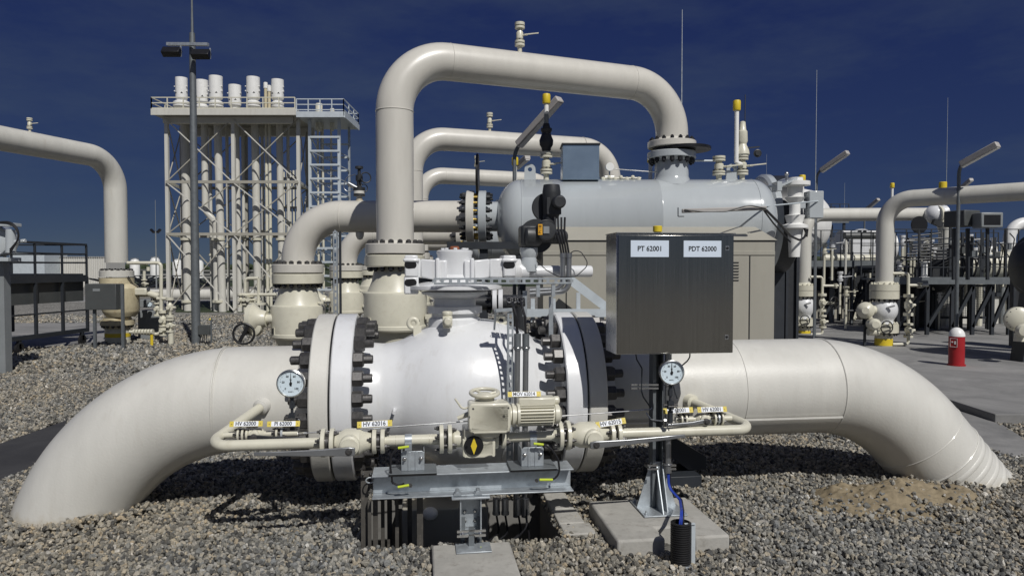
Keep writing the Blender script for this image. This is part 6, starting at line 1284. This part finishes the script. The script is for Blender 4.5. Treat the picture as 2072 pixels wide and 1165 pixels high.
b = MB(); c = V((gb.x,gb.y,P(0,692,gb.y).z))+n_*(r+.008); u = V((.62,-.78,0)); b.box(c+u*.02, (.022,.004,.05), u, n_, UZ); b.box(c-u*.02+UZ*.01, (.02,.004,.02), u, n_, UZ); b.box(c+UZ*.065, (.10,.004,.006), u, n_, UZ); b.box(c-UZ*.065, (.10,.004,.006), u, n_, UZ); b.box(c+u*.049, (.004,.004,.13), u, n_, UZ); b.box(c-u*.049, (.004,.004,.13), u, n_, UZ); b.build('pictogram', 'white', s_)
# beige wall and platform behind
t = thing('beige_wall', tuple(G(1720,664)), 'low beige building wall behind the farther right ball valve', 'building'); Yw = 21.5
b = MB(); b.wbox(P(1648,0,Yw).x,P(1885,0,Yw).x,Yw,Yw+3,.1,P(0,545,Yw).z); b.build('wall', 'tan', t); b = MB(); b.wbox(P(1640,0,Yw).x,P(1890,0,Yw).x,Yw-.1,Yw+3,P(0,545,Yw).z+.002,P(0,545,Yw).z+.1); b.build('roof_edge', 'dark_steel', t)
b = MB(); x = P(1700,0,Yw).x; b.wbox(x-.08,x+.08,Yw-.06,Yw-.001,.5,.95); b.build('vent_slot', 'dark_grey', t)
t = thing('white_container', tuple(G(1980,690)), 'pale container behind the braced platform legs, right edge', 'building'); Yw = 19.5
b = MB(); b.wbox(P(1905,0,Yw).x,P(2062,0,Yw).x,Yw,Yw+3,.1,P(0,600,Yw).z); b.build('wall', 'building', t); b = MB(); b.wbox(P(1900,0,Yw).x,P(2066,0,Yw).x,Yw-.06,Yw+3,P(0,600,Yw).z+.002,P(0,592,Yw).z); b.build('roof', 'dark_steel', t)
def platform(lb, Y, x0, x1, yd, yr, nposts, legs, depth=1.4, diag=True, rails=(1,.6,.3)):
    t = thing('steel_platform', (P(x0,0,Y).x,Y,0), lb, 'platform', 'dark steel platforms at the right'); zd, zr2 = P(0,yd,Y).z, P(0,yr,Y).z; X0_, X1_ = P(x0,0,Y).x, P(x1,0,Y).x
    b = MB(); b.wbox(X0_,X1_,Y,Y+depth,zd-.02,zd+.02); b.build('deck', 'galv_dull', t); b = MB(); b.wbox(X0_,X1_,Y-.03,Y-.002,zd-.10,zd+.06); b.build('edge_beam', 'galv_dull', t)
    railing(t, (X0_,Y), (X1_,Y), zd, nposts, zr2-zd, 'dark_steel', .022, rails); railing(t, (X0_,Y+depth), (X1_,Y+depth), zd, nposts, zr2-zd, 'dark_steel', .022, rails)
    ps = [P(l,0,Y).x for l in legs]
    for i, x in enumerate(ps):
        for dy in (.05, depth-.05):
            b = MB(); b.bar((x,Y+dy,.1),(x,Y+dy,zd-.1), .07); b.build('leg', 'dark_steel', t)
        if diag and i:
            b = MB(); b.bar((ps[i-1],Y+.05,.3),(x,Y+.05,zd-.15), .07); b.build('brace', 'dark_steel', t)
    return t
t = platform('dark railed platform behind the farther ball valve, right of the vessel', 19, 1640, 1782, 532, 466, 7, (1668,1726,1752), 1.6)
b = MB(); b.bar(P(1680,560,18.9), P(1715,612,18.9), .09); b.bar(P(1770,560,18.9), P(1735,612,18.9), .09); b.build('brace', 'dark_steel', t)
t = platform('small dark railing high behind the first platform', 23, 1662, 1716, 445, 413, 3, (1670,1708), 1.0, False)
t = platform('long dark platform with railings around the strapped pipe, right edge', 16.2, 1808, 2110, 566, 464, 12, (1820,1880,1930,1972,2012,2046,2090), 1.5, True, (1,.72,.45,.25))
# big valve between rails, dark vessel head, strapped pipe
t = thing('flange_valve', tuple(P(1740,500,20.6)), 'big white flanged valve end with black bolts behind the platform railings', 'valve')
b = MB(); b.rev([(0,.55),(.12,.55),(.14,.4),(.2,.38),(.22,0)], P(1740,502,20.8), (-.1,-1,0), 40); b.build('body', 'valve_white', t); bolts(t, P(1740,502,20.8)+V((-.012,-.12,0)), (-.1,-1,0), .47, 20, .05, .05, .3, 'bolt', 'bolt_black')
b = MB(); b.cyl(P(1800,500,21.2), P(1700,500,21.2), .5, 30); b.build('pipe', 'white', t)
t = thing('dark_vessel', tuple(P(1905,550,17.6)), 'dark grey round vessel head with white clamp, between the right pipes', 'tank')
b = MB(); b.rev([(-.25,0),(-.22,.25),(-.1,.46),(0,.53),(.5,.53)], P(1890,548,17.6), (.85,.3,0), 40); b.build('shell', 'dark_grey', t); b = MB(); b.box(P(1890,555,17.0), (.9,.1,.35)); b.build('band_plate', 'dark_grey', t); b = MB(); b.rev([(0,.12),(.03,.12),(.04,.07),(.36,.07),(.38,.12),(.4,.12)], P(1870,563,16.9), UZ, 18); b.build('clamp', 'white', t)
t = thing('strapped_pipe', tuple(P(1990,537,17)), 'thick cream horizontal pipe with dark straps behind the long railing', 'pipe')
b = MB(); b.cyl(P(1925,540,17.2), P(2048,535,17.2), .32, 32); b.build('pipe', 'cream', t)
for px in (1935, 1958, 1985, 2005, 2026):
    b = MB(); q = P(px,538,17.2); b.torus(q, (1,0,0), .33, .02, 32, 6); b.build('strap', 'black', t)
b = MB(); b.box(P(2000,521,16.95), (.22,.03,.15)); b.build('panel', 'galv_pale', t)
b = MB(); b.torus(P(2008,508,17.1), (0,-1,0), .08, .04, 20, 8); b.build('lifting_eye', 'white', t)
# instrument boxes
t = thing('camera_box', tuple(P(1998,446,14.8)), 'grey box with black window on the right platform', 'box')
b = MB(); b.box(P(1998,446,14.8), (.45,.3,.31)); b.build('housing', 'grey_paint', t, bevel=.02); b = MB(); b.box(P(1998,446,14.8)-V((0,.151,0)), (.34,.006,.21)); b.build('window', 'black', t, bevel=.002); b = MB(); b.bar(P(1998,462,14.8), P(1998,566,14.8), .05); b.build('stand', 'dark_steel', t)
t = thing('instrument_box', tuple(P(1950,443,15.2)), 'plain grey metal box left of the box with the black window', 'box')
b = MB(); b.box(P(1946,443,15.2), (.44,.5,.34), (.95,.3,0), (-.3,.95,0), UZ); b.build('box', 'box_grey', t, bevel=.02); b = MB(); b.bar(P(1930,462,15.2), P(1930,566,15.2), .06); b.bar(P(1958,462,15.2), P(1958,566,15.2), .06); b.build('leg', 'dark_steel', t)
rv = random.Random(4)
places = ((1668,505),(1684,492),(1700,560),(1712,590),(1820,540),(1812,600),(1850,610),(1900,600),(1935,520),(1955,545),(1972,512),(2010,492),(2030,505),(2040,540),(1826,487),(1843,492),(1850,507),(1866,490),(1872,508),(1884,495),(1890,512),(1925,500),(1963,485),(1985,493))
for i, (px, py) in enumerate(places):
    q = P(px,py,17.4+.3*rv.random())
    t = thing('small_valve', tuple(q), ('small pale valve above the right platform decks, %s from the left' % ORD[sum(p[1] < 530 and p[0] < px for p in places)]) if py < 530 else ('small pale valve below the railings of the right platforms, %s from the left' % ORD[sum(p[1] >= 530 and p[0] < px for p in places)]), 'valve', 'small valves crowded behind the right platforms')
    small_valve(t, tuple(q-UZ*.18), .34, .07, 'valve_white' if i % 3 else 'cream', bl=False); b = MB(); b.cyl(q-UZ*.9, q-UZ*.15, .03, 8); b.build('stem', 'cream', t)
for i in range(9):
    py = 478+6*i; t0 = rv.uniform(1812, 1850); t = thing('thin_pipe', tuple(P(t0,py,17)), 'thin dark level pipe behind the long railing, %s of nine from the top' % ORD[i], 'pipe', 'thin dark pipes behind the long railing')
    b = MB(); b.cyl(P(t0,py,16.9), P(rv.uniform(1890,2040),py-rv.uniform(2,9),16.9), .018, 8); b.build('pipe', 'dark_grey', t)
b = MB(); t = thing('mesh_fence', tuple(G(1940,690)), 'dark wire mesh panels in steel frames under the long platform', 'fence')
for (a, c) in ((1886,1935),(1945,1998)):
    x0, x1 = P(a,0,17.9).x, P(c,0,17.9).x; z0, z1 = P(0,642,17.9).z, P(0,578,17.9).z
    b = MB(); n = 16
    for k in range(n+1): b.bar((x0+(x1-x0)*k/n,17.9,z0),(x0+(x1-x0)*k/n,17.9,z1), .008)
    for k in range(15): b.bar((x0,17.9,z0+(z1-z0)*k/14),(x1,17.9,z0+(z1-z0)*k/14), .008)
    b.build('mesh_panel', 'galv_dull', t)
    b = MB(); b.bar((x0,17.88,.1),(x0,17.88,z1), .06); b.bar((x1,17.88,.1),(x1,17.88,z1), .06); b.bar((x0,17.88,z0),(x1,17.88,z0), .06); b.bar((x0,17.88,z1),(x1,17.88,z1), .06); b.build('frame', 'dark_steel', t)
# right edge: dark vessel, cream valve, white bend; big white dome behind the hinge
t = thing('edge_vessel', tuple(P(2090,535,11.5)), 'dark grey round vessel end cut off by the right edge', 'tank'); b = MB(); b.rev([(-.3,0),(-.27,.2),(-.15,.42),(0,.5),(.03,.56),(.1,.56),(.1,.5),(1,.5)], P(2104,538,11.5), (.95,.3,0), 48); b.build('shell', 'dark_grey', t); b = MB(); b.bar((P(2095,0,11.5).x,11.7,0),P(2095,590,11.7), .3); b.build('pedestal', 'dark_steel', t)
t = thing('edge_valve', tuple(P(2060,650,11.5)), 'cream valve gear with round cover at the right edge', 'valve')
b = MB(); b.rev([(0,.17),(.05,.2),(.14,.2),(.18,.15),(.2,0)], P(2056,645,11.6), (-.35,-1,0), 32); b.rev([(0,.1),(.1,.11),(.14,.08),(.15,0)], P(2068,668,11.3), (-.35,-1,0), 24); b.cyl(P(2060,645,11.6), P(2120,640,11.9), .16, 24); b.rev([(0,.08),(.12,.07)], P(2062,690,11.4), UZ, 16); b.build('gear_unit', 'cream', t)
bolts(t, P(2056,645,11.6)+V((-.35,-1,0)).normalized()*.14, (-.35,-1,0), .17, 12, .012, .02, .3, 'bolt', 'bolt')
b = MB(); b.cyl((P(2100,0,11.9).x,11.9,0),(P(2100,0,11.9).x,11.9,1.0), .15, 24); b.build('base_pipe', 'cream', t)
t = thing('white_bend', tuple(P(2050,470,22)), 'far white pipe bend above the railings near the right edge', 'pipe'); b = MB(); b.tube(fillet([P(2042,560,22), P(2042,455,22), P(2120,445,22)], .5, 10), .17, 20); b.build('pipe', 'white', t)
t = thing('white_dome', tuple(P(1640,450,20)), 'white rounded tank end behind the hinge column, right of the vessel', 'tank'); b = MB(); b.rev([(0,1.0),(.6,1.0),(1.1,.9),(1.4,.6),(1.5,0)], P(1562,452,20), (1,0,0), 48); b.build('shell', 'white', t); b = MB(); b.bar((P(1612,0,20).x,20,0),(P(1612,0,20).x,20,2.2), .5); b.build('saddle', 'dark_steel', t)
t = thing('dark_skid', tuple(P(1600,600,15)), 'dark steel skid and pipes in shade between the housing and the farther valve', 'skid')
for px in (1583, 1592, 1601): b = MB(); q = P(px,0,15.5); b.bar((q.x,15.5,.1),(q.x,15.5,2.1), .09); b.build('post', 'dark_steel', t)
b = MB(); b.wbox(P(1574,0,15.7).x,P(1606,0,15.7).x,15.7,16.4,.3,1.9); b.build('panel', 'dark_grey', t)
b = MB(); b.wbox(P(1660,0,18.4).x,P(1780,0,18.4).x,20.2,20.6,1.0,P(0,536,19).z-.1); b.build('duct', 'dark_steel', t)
# ---------------------------------------------------------------- dense dark pipework filling the right background
rd = random.Random(21)
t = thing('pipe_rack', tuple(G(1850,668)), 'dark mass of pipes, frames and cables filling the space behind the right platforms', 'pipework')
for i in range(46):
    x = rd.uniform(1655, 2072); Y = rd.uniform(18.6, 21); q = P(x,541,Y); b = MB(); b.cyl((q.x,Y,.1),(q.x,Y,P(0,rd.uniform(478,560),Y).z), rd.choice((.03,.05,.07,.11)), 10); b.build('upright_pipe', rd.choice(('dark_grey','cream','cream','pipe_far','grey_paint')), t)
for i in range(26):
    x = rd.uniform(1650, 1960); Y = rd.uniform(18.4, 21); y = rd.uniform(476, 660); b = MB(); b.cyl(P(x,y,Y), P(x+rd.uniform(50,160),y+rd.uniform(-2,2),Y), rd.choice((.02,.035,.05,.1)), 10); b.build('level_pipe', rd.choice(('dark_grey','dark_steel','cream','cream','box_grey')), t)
for i, (x0, x1, y0, y1, Y, lb) in enumerate(((1812,1900,566,690,18.2,'added dark fill sheet under the left part of the long platform'),(1664,1782,538,580,20.9,'added dark fill sheet right under the first platform deck'),(2050,2120,560,700,13.5,'added dark fill sheet at the right edge behind the cream valve gear'),(1570,1612,470,690,14.2,'added dark fill strip between the beige housing and the farther ball valve'))):  # dark sheets added as fill, to darken the space behind the decks
    t = thing('dark_fill', tuple(G((x0+x1)/2, 541+1.65*F_/Y)), lb, 'wall', 'added dark fill sheets'); b = MB(); b.wbox(P(x0,541,Y).x,P(x1,541,Y).x,Y,Y+.08,max(.12,P(0,y1,Y).z),P(0,y0,Y).z); b.build('sheet', 'dark_grey', t)
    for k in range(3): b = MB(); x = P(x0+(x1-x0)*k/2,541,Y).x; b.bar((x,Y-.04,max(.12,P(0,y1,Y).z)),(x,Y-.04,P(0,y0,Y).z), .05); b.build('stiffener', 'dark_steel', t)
for i, (px, y0, Y) in enumerate(((1922,452,16.5),(1946,470,16.6),(1966,478,16.4),(1987,470,16.5),(2012,480,16.6),(2034,462,16.5))):
    t = thing('cable_post', (P(px,541,Y).x,Y,P(0,566,16.2).z), 'dark post with cable and small box on the long platform, %s of six from left' % ORD[i], 'post', 'dark cable posts on the long platform'); x = P(px,541,Y).x
    b = MB(); b.bar((x,Y,P(0,566,16.2).z),(x,Y,P(0,y0,Y).z), .05); b.build('post', 'dark_steel', t)
    b = MB(); z = P(0,y0+10,Y).z; b.tube(fillet([(x+.05,Y-.05,z),(x+.16,Y-.06,z-.12),(x+.10,Y-.06,z-.5),(x+.04,Y-.05,z-.8)], .08, 5), .013, 7); b.build('cable', 'cable', t)
    b = MB(); b.box((x,Y-.07,z-.3), (.13,.08,.15)); b.build('small_box', rd.choice(('grey_paint','box_grey','galv_dull')), t)

q = P(1330,541,6.6); t = thing('vent_stack', (q.x,6.6,0), 'grey pipe with yellow cap peeping over the top of the stainless cabinet', 'vent', 'yellow capped vents')
z1 = P(0,457,6.6).z; b = MB(); b.cyl((q.x,6.6,0),(q.x,6.6,z1-.05), .032, 16); b.build('vent_pipe', 'conduit', t); b = MB(); b.rev([(z1-.055,.042),(z1-.005,.042),(z1,.036),(z1,0)], (q.x,6.6,0), UZ, 24); b.build('vent_cap', 'yellow', t)
